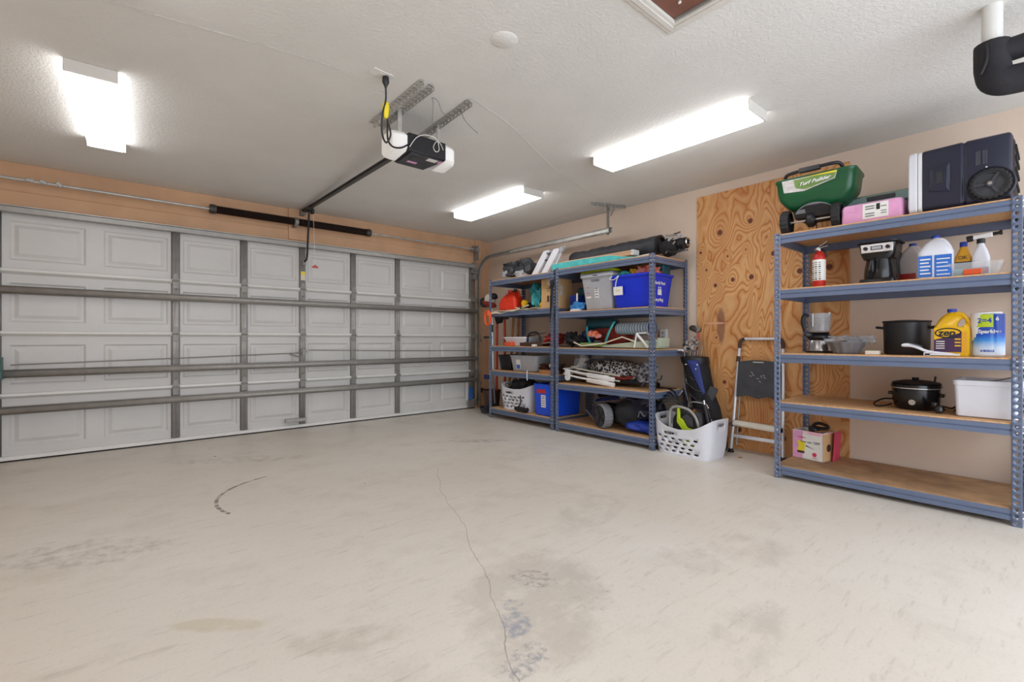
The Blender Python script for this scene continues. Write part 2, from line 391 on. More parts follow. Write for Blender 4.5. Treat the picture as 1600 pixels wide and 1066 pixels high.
struct('trim_2', g, 'wall_wood', bev=.004)
struct('trim_3', G().bb(1.56, 1.76, DY-.012, DY+.018, 2.2, CE), 'wall_wood', bev=.004)
struct('trim_4', G().bb(4.223, 4.33, DY-.005, DY+.04, 0, CE), 'wall_wood', bev=.004)
# hatch casing
g = G()
for (o0, o1, z) in ((.060, .040, .012), (.040, .016, .018), (.016, -.002, .012)):
    for q in ((hx0-o0, hx1+o0, hy1+o1, hy1+o0), (hx0-o0, hx1+o0, hy0-o0, hy0-o1), (hx0-o0, hx0-o1, hy0-o1, hy1+o1), (hx1+o1, hx1+o0, hy0-o1, hy1+o1)): g.bb(*q, CE-z, CE)
struct('trim_5', g, 'trim', bev=.002)
hp = thing('attic_hatch', 'brown wooden attic hatch panel set in the ceiling inside white casing', 'hatch', (0, 0, 0), 0)
put('panel', G().bb(hx0+.004, hx1-.004, hy0+.004, hy1-.004, CE+.004, CE+.03), 'hatch_brown', hp)
put('screw', G().cyl((1.945, 1.115, CE+.006), (1.945, 1.115, CE-.002), .007), 'paper', hp)
put('edge_strip', G().bb(hx1-.016, hx1-.005, hy0+.01, hy1-.01, CE-.002, CE+.004), 'galv_dark', hp)

# ------------------------------------------------------------------ garage door
dr = bpy.data.objects.new('door_1', None); COL.objects.link(dr); dr.location = (XC, DY, 0); dr['kind'] = 'structure'
dr['label'] = 'white sectional garage door with grey steel struts and stiles'
SH = .533
def section_mesh(h):
    g = G(); w = .61; x0 = -2.44
    def ring(a, b, c, d, y): return [(a, y, c), (b, y, c), (b, y, d), (a, y, d)]
    for i in range(8):
        a = x0+i*w; b = a+w; c, d = .0, h
        i1 = (a+.062, b-.062, .095, h-.10); 
        def ins(q, k): return (q[0]+k, q[1]-k, q[2]+k, q[3]-k)
        R = [ring(a, b, c, d, 0), ring(*i1, 0), ring(*ins(i1, .014), .013), ring(*ins(i1, .032), .013), ring(*ins(i1, .060), .001)]
        g.loft(R, False); vs = [g.v(p) for p in R[-1]]; g.f(vs)
    g.bb(-2.49, 2.49, .015, .05, 0.001, h-.001); g.bb(-2.49, -2.44, 0, .015, 0, h); g.bb(2.44, 2.49, 0, .015, 0, h)
    return g
s0 = put('door_section', section_mesh(SH), 'door_white', dr, ang=20)
for k in range(4):
    s = s0 if k == 0 else copy_part(s0, dr)
    s.location = (0, .025, .028+k*SH)
for k in (1, 2, 3):
    zz = .028+k*SH
    put('section_lip', G().prism([(-.014, zz-.004), (.026, zz-.026), (.026, zz+.02), (-.010, zz+.02)], 'X', -2.49, 2.49), 'door_ledge', dr, bev=.003)
put('bottom_seal', G().bb(-2.49, 2.49, -.002, .05, 0, .014), 'rubber', dr)
put('bottom_retainer', G().prism([(-.012, .014), (.03, .014), (.03, .05), (.0, .045)], 'X', -2.49, 2.49), 'door_ledge', dr, bev=.002)
def strut_mesh(h, d=.055):
    g = G(); pr = [(0, -h/2-.012), (0, -h/2), (-d, -h/2+.006), (-d, h/2-.006), (0, h/2), (0, h/2+.012)]
    R = [[(x, y, z) for y, z in pr] for x in (-2.50, 2.50)]; g.loft(R, False, False); return g
for (z, h) in ((1.463, .046), (.750, .046), (.438, .046)):
    o = put('strut', strut_mesh(h), 'galv', dr, solid=.002, ang=15); o.location = (0, -.020, z)
o = put('top_strut', G().prism([(-.07, 2.115), (-.0, 2.115), (-.0, 2.165), (-.065, 2.165), (-.07, 2.158)], 'X', -2.50, 2.50), 'galv', dr, bev=.003)
put('top_strut_flange', G().bb(-2.50, 2.50, -.075, .02, 2.1655, 2.172), 'galv_light', dr)
def stile_mesh(w, z0, z1):
    g = G(); pr = [(-w/2-.008, .022), (-w/2, .022), (-w/2, 0), (-w/2+.012, -.004), (-.008, 0), (.008, 0), (w/2-.012, -.004), (w/2, 0), (w/2, .022), (w/2+.008, .022)]
    g.loft([[(x, y, z) for x, y in pr] for z in (z0, z1)], False, False); return g
for i, x in enumerate((-2.47, -1.22, -.61, 0, .61, 1.22, 2.45)):
    w = .058 if abs(x) < 2 else .085
    o = put('stile', stile_mesh(w, .05, 2.13), 'galv' if abs(x) < 2 else 'galv_dark', dr, solid=.0016, ang=15); o.location = (x, 0, 0)
    for k in (1, 2, 3):      # hinges
        zz = .028+k*SH; hg = G()
        hg.prism([(-w/2+.004, zz-.075), (w/2-.004, zz-.075), (w/2-.004, zz+.03), (.012, zz+.075), (-.012, zz+.075), (-w/2+.004, zz+.03)], 'Y', -.014, -.009)
        hg.cyl((-w/2-.004, -.018, zz+.004), (w/2+.004, -.018, zz+.004), .009, n=10)
        for dz in (-.055, -.04, .05): hg.cyl((.01, -.013, zz+dz), (.01, -.02, zz+dz), .005, n=8)
        h_ = put('hinge', hg, 'galv_dark', o)
    if abs(x) > 2:
        rg = G()
        for z in (.12, .56, 1.09, 1.63, 2.06):
            rg.cyl((x, -.035, z), (x+math.copysign(.13, x), -.035, z), .006, n=8); rg.lathe([(.0, -.01), (.022, -.01), (.022, .01), (0, .01)], (x+math.copysign(.105, x), -.035, z), 14, 'X')
            rg.box((x, -.03, z), (.07, .05, .05))
        put('roller', rg, 'galv_dark', o).location = (-x, 0, 0)
# lock rods, latch handle and pull
put('lock_rod', G().tube([(-2.36, -.05, .826), (-1.0, -.05, .858), (-.02, -.05, .885)], .006), 'galv_dark', dr)
put('lock_rod', G().tube([(.05, -.05, .915), (1.2, -.05, .890), (2.34, -.05, .873), (2.38, -.05, .86)], .006), 'galv_dark', dr)
g = G(); g.box((0, -.028, .90), (.05, .03, .07)); g.lathe([(0, -.05), (.035, -.05), (.035, -.04), (0, -.04)], (0, 0, .90), 16, 'Y'); g.tube([(-.02, -.055, .90), (-.07, -.07, .885), (-.1, -.07, .88)], .007)
g.tube([(-.16, -.06, .872), (-.04, -.06, .835)], .008)
put('lock', g, 'galv_dark', dr)
put('pull_bracket', G().bb(-.20, .03, -.05, -.005, .085, .125), 'galv', dr, bev=.003)
put('cam_lock', G().box((-2.43, -.09, .80), (.06, .09, .19)).cyl((-2.42, -.14, .78), (-2.42, -.14, .88), .02), 'knob_green', dr, bev=.008)
put('warning_label', G().bb(-.025, .025, -.010, -.006, 1.735, 1.84), 'cream', dr)
put('warning_label', G().bb(-.024, .024, -.0105, -.0101, 1.80, 1.835), 'yellow_bright', dr)
g = G(); g.bb(2.365, 2.43, -.03, -.026, .14, .32); put('end_label', g, 'label_blue', dr)
put('bottom_bracket', G().bb(2.35, 2.46, -.05, 0, .02, .12), 'galv_dark', dr)

# ------------------------------------------------------------------ torsion spring assembly
ts = thing('torsion_spring_shaft', 'steel shaft with black torsion springs above the garage door', 'garage door spring', (0, 0, 0), 0)
ZS, YS = 2.385, 5.68
put('shaft', G().cyl((XL+.1, YS, ZS), (4.20, YS, ZS-.005), .0125, n=14), 'galv_light', ts)
for (a, b) in ((.80, 1.585), (1.64, 2.47)):
    n = 90; pr = []
    for i in range(n*2+1):
        pr.append((.042 if i % 2 else .037, a+(b-a)*i/(n*2)))
    put('spring', G().lathe([(r, z) for r, z in pr], (0, YS, ZS), 14, 'X'), 'spring', ts, ang=60)
    e = a if a < 1 else b
    g = G(); g.lathe([(0, -.03), (.044, -.03), (.050, .0), (.044, .03), (0, .03)], (e, YS, ZS), 14, 'X'); g.cyl((e, YS-.035, ZS+.0), (e, YS-.055, ZS), .008, n=8)
    put('winding_cone', g, 'iron', ts)
g = G(); g.box((1.612, YS+.05, ZS-.01), (.03, .14, .09)); g.lathe([(0, -.02), (.048, -.02), (.048, .02), (0, .02)], (1.612, YS, ZS), 16, 'X')
put('centre_bracket', g, 'galv_dark', ts, bev=.003)
g = G(); g.lathe([(0, -.035), (.05, -.035), (.042, -.02), (.042, .015), (.058, .03), (0, .03)], (4.13, YS, ZS), 20, 'X')
put('cable_drum', g, 'galv_dark', ts)
g = G(); g.box((4.185, YS+.05, ZS-.05), (.006, .13, .22)); g.lathe([(0, -.008), (.03, -.008), (.03, .008), (0, .008)], (4.185, YS, ZS), 14, 'X')
put('bearing_plate', g, 'galv_dark', ts)
g = G()
for sx in (4.12,): g.cyl((sx, YS-.042, ZS-.02), (sx+.03, YS+.02, .1), .002, n=6)
put('lift_cable', g, 'galv_dark', ts)
for i, x in enumerate((-.52, -.44, -.34)): put('tape_wrap', G().box((x, YS-.005, ZS+.004), (.05, .032, .03), (0, .4*i, 0)), 'galv_light', ts, bev=.006)

# ------------------------------------------------------------------ curved track at the right
tr = thing('door_track', 'galvanised curved door track running along the right wall', 'garage door track', (0, 0, 0), 0)
def channel(path, w=.052, d=.026):   # C profile swept; open side faces -X
    g = G(); prof = [(-.0, -w/2+.012), (0, -w/2), (d, -w/2), (d, w/2), (0, w/2), (0, w/2-.012)]; rings = []
    P = [Vector(p) for p in path]
    for i, p in enumerate(P):
        t = (P[min(i+1, len(P)-1)]-P[max(i-1, 0)]).normalized(); nrm = Vector((0, t.z, -t.y))
        rings.append([p+Vector((a, 0, 0))+nrm*b for a, b in prof])
    return g.loft(rings, False, False)
tx = 4.228; YT = 5.745; ZT = 2.262; R_ = .30
pth = [(tx, YT, .03), (tx, YT, .6), (tx, YT, 1.2), (tx, YT, ZT-R_)]
pth += [(tx, YT-R_+R_*math.cos(a), ZT-R_+R_*math.sin(a)) for a in [PI/2*i/12 for i in range(1, 13)]]
pth += [(tx, 5.2, ZT), (tx, 4.2, ZT), (tx, 3.30, ZT)]
put('rail', channel(pth), 'track', tr, solid=.0022, ang=50)
# stiffening angle along the horizontal run
g = G(); g.bb(tx+.028, tx+.031, 3.26, 5.4, ZT-.026, ZT+.028); g.bb(tx+.0, tx+.031, 3.26, 5.4, ZT+.028, ZT+.031)
put('stiffener', g, 'galv_dark', tr)
g = G(); g.bb(tx+.002, tx+.003, 3.29, 5.0, ZT-.022, ZT+.022); put('rail_inner_face', g, 'galv_light', tr)
def angle_bar(p0, p1, w=.036, up=(0, 0, 1), holes=True):   # punched angle iron: flat with a second leg
    g = G(); p0, p1 = Vector(p0), Vector(p1); L = (p1-p0).length; d = (p1-p0)/L; u = Vector(up); s = d.cross(u).normalized(); n = max(1, int(L/.042)); st = L/n
    def cell(o, a, wd):       # one pitch of a punched strip
        q = [o, o+d*st, o+d*st+a*wd, o+a*wd]; c = o+d*st/2+a*wd/2; m = [(q[i]+q[(i+1) % 4])/2 for i in range(4)]
        out = [g.v(x) for x in (q[0], m[0], q[1], m[1], q[2], m[2], q[3], m[3])]
        inn = []
        for x in (q[0], m[0], q[1], m[1], q[2], m[2], q[3], m[3]):
            e = x-c; ld, la = e.dot(d)/(st/2), e.dot(a)/(wd/2); k = .32 if abs(ld) > .5 and abs(la) > .5 else .42
            inn.append(g.v(c+d*ld*k*st/2*.9+a*la*k*wd/2))
        for i in range(8): g.f([out[i], out[(i+1) % 8], inn[(i+1) % 8], inn[i]])
    for i in range(n):
        o = p0+d*st*i; cell(o, u, w); cell(o, s, w)
    return g
ab = put('ceiling_angle', angle_bar((4.03, 3.36, CE-.003), (4.42, 3.20, CE-.003), up=(0, 0, -1)), 'galv_dark', tr, solid=.002)
ab = put('drop_angle', angle_bar((tx+.036, 3.305, ZT-.04), (tx+.036, 3.305, CE-.003), up=(0, 1, 0)), 'galv_dark', tr, solid=.002)
put('gusset', G().tube([(tx+.03, 3.28, CE-.13), (4.28, 3.24, CE-.04)], .008), 'galv_dark', tr)
put('flag_bracket', G().bb(4.15, 4.22, YT+.0, YT+.052, 1.95, 2.20).bb(4.15, 4.225, YT-.02, YT+.05, 2.02, 2.06), 'galv_dark', tr)
for z in (.35, 1.0, 1.6): put('jamb_bracket', G().bb(tx+.02, tx+.05, YT-.03, DY+.0, z, z+.05), 'galv_dark', tr)

# photo-eye sensor on its bracket by the track foot
se = thing('safety_sensor', 'small black safety sensor on a bracket beside the garage door track', 'sensor', (4.235, 5.70, 0), 0)
put('housing', G().bb(.02, .05, -.14, -.03, .26, .30), 'black', se, bev=.004); put('bracket', G().bb(.0, .02, -.05, -.02, .24, .31), 'black', se)

# ------------------------------------------------------------------ door opener
op = thing('garage_door_opener', 'black garage door opener with white light lenses hung from ceiling', 'garage door opener', (1.60, 2.85, 2.26), 0)
bx = G(); bx.loft([[(-.14, -.12, .0), (.14, -.12, 0), (.11, .13, -.0), (-.12, .13, 0)], [(-.14, -.12, .12), (.14, -.12, .12), (.14, .15, .12), (-.14, .15, .12)]])
put('motor_housing', bx, 'black', op, bev=.006)
put('underside_cover', G().prism([(-.12, -.112), (.13, -.112), (.10, .12), (-.11, .12)], 'Z', -.006, 0), 'dark_grey', op, bev=.003)
put('speaker_grille', G().lathe([(0, -.0075), (.035, -.0075), (.04, -.004), (.04, 0), (0, 0)], (-.055, -.03, 0), 20), 'black_gloss', op)
put('sticker', G().bb(.02, .09, -.10, -.055, -.0075, -.006), 'paper', op); put('sticker', G().bb(.10, .125, -.10, -.06, -.0075, -.006), 'pink', op)
put('sticker', G().bb(-.07, .0, .02, .05, -.0075, -.006), 'pink', op)
for sx in (-1, 1):
    g = G()
    def oc(k, x): return [(x, y*k, z_) for y, z_ in ((-.11, .02), (-.085, -.0), (.07, -.015), (.11, .015), (.11, .10), (.08, .13), (-.07, .13), (-.11, .10))]
    g.loft([oc(1, sx*.142), oc(1, sx*.175), oc(.9, sx*.215), oc(.72, sx*.235)]); put('light_lens', g, 'lens', op, bev=.005)
put('strap', G().bb(-.172, -.145, -.035, -.028, .10, .292).bb(-.19, -.14, -.05, .02, .095, .10), 'galv_light', op)
put('strap', G().bb(.14, .160, -.01, .0, .10, .292).bb(.10, .16, -.02, .02, .12, .125), 'galv_light', op)
g = G(); r0 = Vector((0, .10, .14)); r1 = Vector((.10, 2.89, .265))
for k in range(2): pass
d = (r1-r0); L = d.length
def rail_mesh():
    g = G(); pr = [(-.018, -.012), (.018, -.012), (.018, -.007), (.004, -.007), (.004, .014), (.016, .014), (.016, .018), (-.016, .018), (-.016, .014), (-.004, .014), (-.004, -.007), (-.018, -.007)]
    g.loft([[r0+Vector((a, 0, b)) for a, b in pr], [r1+Vector((a, 0, b)) for a, b in pr]]); return g
put('rail', rail_mesh(), 'iron', op)
put('chain', G().tube([r0+Vector((.02, 0, .004)), r1+Vector((.02, -.1, .004))], .005, 6), 'black', op)
put('chain', G().tube([r0+Vector((-.02, 0, .004)), r1+Vector((-.02, -.1, .004))], .005, 6), 'black', op)
tv = r0+d*.905
g = G(); g.box(tv+Vector((0, 0, -.01)), (.05, .14, .05)); g.box(tv+Vector((.03, -.02, -.04)), (.03, .05, .05)); put('trolley', g, 'black', op, bev=.005)
put('header_bracket', G().box(r1+Vector((0, .02, -.01)), (.05, .07, .06)).cyl(r1+Vector((-.03, -.03, -.01)), r1+Vector((.03, -.03, -.01)), .018), 'galv_dark', op, bev=.003)
AR = Vector(op.location)
a0 = tv+Vector((0, 0, -.03)); a1 = Vector((1.715, 5.715, 1.945))-AR
put('door_arm', G().tube([a0, a0+(a1-a0)*.70+Vector((0, -.055, -.02)), a0+(a1-a0)*.84+Vector((0, -.06, -.04)), a1+Vector((.01, -.03, .02)), a1], .011, 8), 'black', op)
put('arm_bracket', G().box(a1+Vector((0, .03, -.01)), (.03, .06, .06)), 'galv_dark', op)
# fan of antenna and safety wires
put('antenna_wire', G().tube([(-.14, -.13, .02), (-.10, -.15, .085), (-.03, -.15, .12), (.04, -.16, .11), (.055, -.17, .04), (.03, -.17, .02), (.015, -.165, .05), (.05, -.15, .10), (.085, -.145, .09), (.10, -.15, .055)], .0022, 6, smooth=6), 'paper', op)
put('angle_iron', angle_bar((-.20, -.43, .292), (-.20, .28, .292), w=.034, up=(0, 0, -1)), 'galv_light', op, solid=.002)
put('angle_iron', angle_bar((-.135, -.43, .292), (-.135, .28, .292), w=.030, up=(0, 0, -1)), 'galv_light', op, solid=.002)
put('angle_iron', angle_bar((.14, -.43, .292), (.17, .24, .292), w=.034, up=(0, 0, -1)), 'galv_light', op, solid=.002)
# ceiling wires stapled across
def cwire(name, label, pts, r=.0016, m='paper_grey'):
    o = put(name, G().tube(pts, r, 5, smooth=4), m); return tag(o, label, 'wire')
cwire('sensor_wire', 'thin white wire stapled across ceiling from the left corner to the opener', [(-.95, 3.4, CE-.003), (-.3, 2.87, CE-.003), (.12, 2.75, CE-.003), (.5, 2.68, CE-.003), (.95, 2.62, CE-.005), (1.2, 2.70, CE-.02), (1.30, 2.66, CE-.004)])
cwire('sensor_wire', 'thin white wire running from the opener to the track bracket by the right wall', [(1.73, 2.40, CE-.004), (2.2, 2.55, CE-.003), (2.9, 2.88, CE-.003), (3.6, 3.12, CE-.003), (4.1, 3.26, CE-.003), (4.3, 3.9, CE-.003), (4.38, 4.9, CE-.003), (4.4, 5.6, CE-.003), (4.41, 5.80, CE-.05), (4.41, 5.825, 2.3), (4.41, 5.825, 1.3), (4.41, 5.825, .25)], m='trim')
cwire('sensor_wire', 'short curled wire end hanging from the ceiling right of the opener', [(1.70, 2.45, CE-.004), (1.69, 2.47, CE-.06), (1.70, 2.44, CE-.14), (1.78, 2.42, CE-.2)], .0022, 'mid_grey')
cwire('sensor_wire', 'looped wire hooked on the ceiling between the two angle irons', [(1.62, 2.72, 2.40), (1.55, 2.58, CE-.03), (1.53, 2.56, CE-.004), (1.56, 2.54, CE-.02), (1.62, 2.58, CE-.06), (1.70, 2.60, CE-.05)], .002, 'mid_grey')
# outlet, plug and cord
ou = thing('ceiling_outlet', 'white outlet plate on ceiling feeding the door opener', 'outlet', (1.17, 2.52, CE), .1)
put('plate', G().bb(-.06, .06, -.035, .035, -.006, 0), 'ceiling', ou, bev=.002); put('socket', G().bb(-.018, .018, -.016, .016, -.008, -.006), 'trim', ou)
co = thing('power_cord', 'black power cord bundled with yellow tape below the ceiling outlet', 'cord', (1.20, 2.52, CE-.01), 0)
put('plug', G().lathe([(0, 0), (.018, 0), (.02, -.03), (.012, -.045), (.006, -.06), (0, -.06)]), 'black', co)
put('cable', G().tube([(0, 0, -.05), (.01, .02, -.12), (.0, .04, -.2), (.01, .07, -.29), (.05, .10, -.33), (.07, .08, -.28), (.03, .05, -.2), (.02, .04, -.14), (.04, .06, -.2), (.07, .12, -.29), (.12, .16, -.315), (.20, .20, -.29), (.27, .22, -.24)], .0055, 8, smooth=6), 'black', co)
put('tape', G().lathe([(0, -.12), (.016, -.125), (.021, -.15), (.018, -.19), (.01, -.215), (0, -.215)], (.02, .04, 0), 12), 'yellow_bright', co)
# emergency release
er = thing('emergency_release_cord', 'thin cord with red pull handle hanging in front of the garage door', 'pull cord', (0, 0, 0), 0)
ep = AR+tv+Vector((.035, -.03, -.05))
put('cord', G().cyl(ep, (ep.x+.02, ep.y, 1.875), .0018, n=6), 'paper', er)
g = G(); g.prism([(-.035, 0), (.035, 0), (.03, .014), (.008, .022), (.004, .034), (-.004, .034), (-.008, .022), (-.03, .014)], 'Y', -.009, .009)
o = put('handle', g, 'red', er, bev=.002); o.location = (ep.x+.02, ep.y, 1.845)

# ------------------------------------------------------------------ fluorescent fixtures
def fixture(loc, label, rz=0, W=.262):
    t = thing('ceiling_light', label, 'ceiling light', loc, rz, 'wraparound fluorescent ceiling lights'); L, H = 1.25, .072
    put('housing', G().bb(-W/2+.01, W/2-.01, -L/2+.012, L/2-.012, -.03, 0), 'white', t)
    g = G(); pr = [(-W/2, -.012), (-W/2+.004, -H+.015), (-W/2+.02, -H), (W/2-.02, -H), (W/2-.004, -H+.015), (W/2, -.012)]
    g.prism(pr, 'Y', -L/2+.014, L/2-.014); put('diffuser', g, 'diffuser', t)
    for s in (-1, 1):
        g = G(); pr2 = [(-W/2-.003, -.0), (-W/2-.003, -H+.002), (W/2+.003, -H+.002), (W/2+.003, 0)]
        g.prism(pr2, 'Y', s*L/2-.006, s*L/2+.006); put('end_cap', g, 'trim', t, bev=.004)
    return t
fixture((-.052, 4.10, CE), 'wraparound fluorescent light on the ceiling at far left, seen end on', -.048, .222)
fixture((3.18, 1.90, CE), 'longest-looking fluorescent light, on the ceiling above the plywood sheet')
fixture((3.24, 4.08, CE), 'fluorescent light on the ceiling between opener and the far right corner')
fixture((-.085, 1.90, CE), 'fluorescent light on the ceiling behind and left of the photographer')
tag(put('cover_plate', G().lathe([(0, CE-.006), (.062, CE-.006), (.068, CE-.002), (.068, CE), (0, CE)], (1.514, 1.831, 0), 32), 'ceiling'), 'round blank white cover plate on the ceiling right of the opener', 'cover plate')

# ================================================================== RIGHT WALL
o = put('plywood_sheet', G().bb(0, 1.287, -.012, 0, 0, 2.46), plywood_material(1.287, 2.46))
place(o, (XW-.002, 2.391, .01)); tag(o, 'tall knotty plywood sheet fixed to the right wall behind the step stool', 'plywood sheet')

ot = thing('wall_outlet', 'white outlet box on the right wall above the golf bag', 'outlet', (XW, 2.765, 1.09))
put('cover', G().loft([rr(.08, .125, .01, 0), rr(.075, .12, .01, .035)]), 'white', ot, bev=.003).rotation_euler = (PI/2, 0, 0)
put('socket', G().box((0, -.037, .02), (.03, .004, .03)).box((0, -.037, -.025), (.03, .004, .03)), 'light_grey', ot)

# white pipe with black insulated elbow, top right
pp = thing('drain_pipe', 'white pipe dropping from ceiling into black foam-wrapped elbows', 'pipe', (0, 0, 0), 0)
PX, PY = 3.05, .205
put('pipe', G().cyl((PX, PY, CE), (PX, PY, 2.36), .036, n=20), 'pvc', pp)
g = G(); g.tube([(PX, PY+.0, 2.385), (PX, PY, 2.33), (PX+.002, PY-.002, 2.27), (PX+.0, PY-.02, 2.215), (PX+.02, PY-.09, 2.205), (PX+.05, PY-.28, 2.21)], .062, 16, smooth=6)
put('insulated_elbow', g, 'insulation', pp)
put('insulated_branch', G().tube([(PX, PY-.01, 2.34), (PX+.02, PY-.08, 2.345), (PX+.06, PY-.30, 2.375)], .05, 16, smooth=5), 'insulation', pp)
put('wrap_seam', G().tube([(PX-.06, PY+.012, 2.37), (PX-.064, PY+.01, 2.30), (PX-.055, PY+.03, 2.24)], .006, 6, smooth=4), 'black', pp)

# ================================================================== STEEL RACKS
def upright_mesh(h):          # slotted angle: teardrop holes punched through both flanges
    g = G(); n = 48; st = h/n; w = .042
    for fl in (0, 1):
        for i in range(n):
            z0, z1 = i*st, (i+1)*st; zc = (z0+z1)/2
            def P(a, z): return (a, 0, z) if fl == 0 else (0, a, z)
            out = [(0, z0), (w/2, z0), (w, z0), (w, zc), (w, z1), (w/2, z1), (0, z1), (0, zc)]
            c = w*.52; inn = [(c-.003, zc-.009), (c, zc-.011), (c+.003, zc-.009), (c+.0085, zc+.002), (c+.005, zc+.008), (c, zc+.009), (c-.005, zc+.008), (c-.0085, zc+.002)]
            O = [g.v(P(*q)) for q in out]; I = [g.v(P(*q)) for q in inn]
            for k in range(8): g.f([O[k], O[(k+1) % 8], I[(k+1) % 8], I[k]])
    return g
def beam_mesh(L):             # step beam seen with its pressed ridge; along local x, outer face at y=0
    g = G(); pr = [(0, -.062), (-.0, -.036), (.004, -.033), (.004, -.030), (-.001, -.027), (-.001, -.004), (.003, 0), (.022, 0), (.022, -.003), (.006, -.003), (.006, -.060), (.014, -.062)]
    g.loft([[(x, y, z) for y, z in pr] for x in (0, L)]); return g
RACK = {}
def rack(label, x0, y0, y1, levels, H, depth=.61, rz=0, dirty=False):
    """x0: plane of the front, y1 > y0 the two ends along the wall"""
    W = y1-y0; t = thing('shelving_unit', label, 'shelving unit', (x0, y1, 0), -PI/2+rz, 'blue-grey boltless steel shelving units'); D = depth
    key = round(H, 3)
    if key not in RACK: RACK[key] = put('upright', upright_mesh(H), 'rack', t, solid=.002, ang=20); first = RACK[key]
    else: first = copy_part(RACK[key], t)
    first.location = (0, 0, 0)
    for (x, y, sx, sy) in ((W, 0, -1, 1), (0, D, 1, -1), (W, D, -1, -1)):
        c = copy_part(first, t, (x, y, 0)); c.scale = (sx, sy, 1)
    fb = sb = bd = low = None
    for k, z in enumerate(levels):
        if fb is None:
            fb = put('long_beam', beam_mesh(W-.008), 'rack', t, ang=20); sb = put('side_beam', beam_mesh(D-.01), 'rack', t, ang=20)
            bd = put('shelf_board', G().bb(.006, W-.006, .008, D-.008, 0, .012), 'board', t)
            a, b, c = fb, sb, bd
        else: a, b, c = copy_part(fb, t), copy_part(sb, t), copy_part(bd, t)
        a.location = (.004, .004, z-.008); b.location = (.004, D-.005, z-.008); b.rotation_euler = (0, 0, -PI/2)
        c.location = (0, 0, z-.011)
        low = low or c
        e = copy_part(fb, t, (W-.004, D-.004, z-.008)); e.rotation_euler = (0, 0, PI)
        e = copy_part(sb, t, (W-.004, .005, z-.008)); e.rotation_euler = (0, 0, PI/2)
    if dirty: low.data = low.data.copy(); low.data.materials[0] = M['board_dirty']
    rv = RACK.get('rivet')
    for z in levels:
        for dz in (-.018, -.052):
            for p, a in (((.019, -.0012, z+dz), 0), ((W-.019, -.0012, z+dz), 0), ((W+.0012, .02, z+dz), PI/2)):
                if rv is None: rv = RACK['rivet'] = put('rivet', G().cyl((0, 0, 0), (0, -.0036, 0), .0062, .0045, n=10), 'rivet', t); q = rv
                else: q = copy_part(rv, t)
                q.location = p; q.rotation_euler = (0, 0, a)
    return t
TA = [.135, .632, .955, 1.412, 1.822]; TB = [.112, .548, .948, 1.352, 1.838]; TCL = [.100, .574, .938, 1.420, 1.832]
FX = 3.845
rackA = rack('blue-grey shelving unit in the corner nearest the garage door, holding red gas can', FX, 3.775, 4.965, TA, 1.835, .62)
rackB = rack('blue-grey shelving unit holding the blue recycling bin, middle one of the three', FX, 2.475, 3.735, TB, 1.85, .62)
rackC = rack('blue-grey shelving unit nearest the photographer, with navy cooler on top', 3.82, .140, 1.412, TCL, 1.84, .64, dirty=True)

def lab(t, name, x0, x1, z0, z1, y, m='paper'):
    return put(name, G().bb(x0, x1, y-.001, y, z0, z1), m, t)
def bin_mesh(w0, d0, w1, d1, h, r=.03, th=.004, rim=.012, rimh=.02, n=4):
    g = G(); ks = [0, .03, .5, 1]
    R = [rr(w0-.02, d0-.02, r, 0, n)]
    for k in ks[1:]: R.append(rr(w0+(w1-w0)*k, d0+(d1-d0)*k, r, h*k-(rimh if k == 1 else 0), n))
    R += [rr(w1+rim*2, d1+rim*2, r+rim, h-rimh, n), rr(w1+rim*2, d1+rim*2, r+rim, h-.003, n), rr(w1+rim*2-.006, d1+rim*2-.006, r+rim, h, n), rr(w1-th*2, d1-th*2, r, h, n), rr(w0-th*2, d0-th*2, r, th*2, n)]
    g.loft(R); return g

# ------------------------------------------------------------------ RACK C, top
Z5, Z4, Z3, Z2, Z1 = [z+.002 for z in (1.832, 1.420, .938, .574, .100)]
sp = thing('spreader', 'green hopper lawn spreader with black wheels on top shelf', 'lawn spreader', (4.03, 1.18, Z5), -PI/2+.06)
def hop(z, w, d, cx=0, r=.05): return rr(w, d, r, z, 4, cx, 0)
g = G(); g.loft([hop(.165, .26, .14), hop(.17, .30, .17), hop(.215, .40, .24), hop(.265, .47, .285), hop(.30, .485, .30), hop(.385, .50, .32), hop(.392, .515, .335), hop(.41, .515, .335), hop(.41, .48, .305), hop(.25, .40, .23), hop(.20, .24, .13)])
put('hopper', g, 'green', sp, ang=60)
put('label', G().loft([[(-.20, -.158, .395), (.15, -.160, .395), (.135, -.153, .345), (-.06, -.140, .300), (-.19, -.143, .310)], [(-.20, -.152, .395), (.15, -.154, .395), (.135, -.147, .345), (-.06, -.134, .300), (-.19, -.137, .310)]]), 'paper_grey', sp).location = (0, -.014, 0)
put('label_band', G().loft([[(-.12, -.162, .385), (.145, -.164, .392), (.13, -.1575, .35), (-.05, -.1455, .31), (-.11, -.150, .33)], [(-.12, -.160, .385), (.145, -.162, .392), (.13, -.155, .35), (-.05, -.143, .31), (-.11, -.148, .33)]]), 'green_mid', sp).location = (0, -.014, 0)
put('label_stripe', G().loft([[(-.06, -.166, .392), (.148, -.166, .396), (.146, -.165, .383)], [(-.06, -.164, .392), (.148, -.164, .396), (.146, -.163, .383)]]), 'yellow_bright', sp).location = (0, -.014, 0)
o = text('lettering', 'Turf Builder', .040, (.01, -.1775, .352), 'white', sp, rot=(PI/2-.3, -.08, 0), shear=.4, bold=.001)
put('handle', G().tube([(-.175, -.13, .40), (-.18, -.15, .43), (-.14, -.16, .445), (.0, -.16, .452), (.12, -.155, .456), (.16, -.13, .45), (.175, -.10, .41)], .012, 10, smooth=5).box((-.02, -.16, .45), (.13, .034, .03)), 'black', sp)
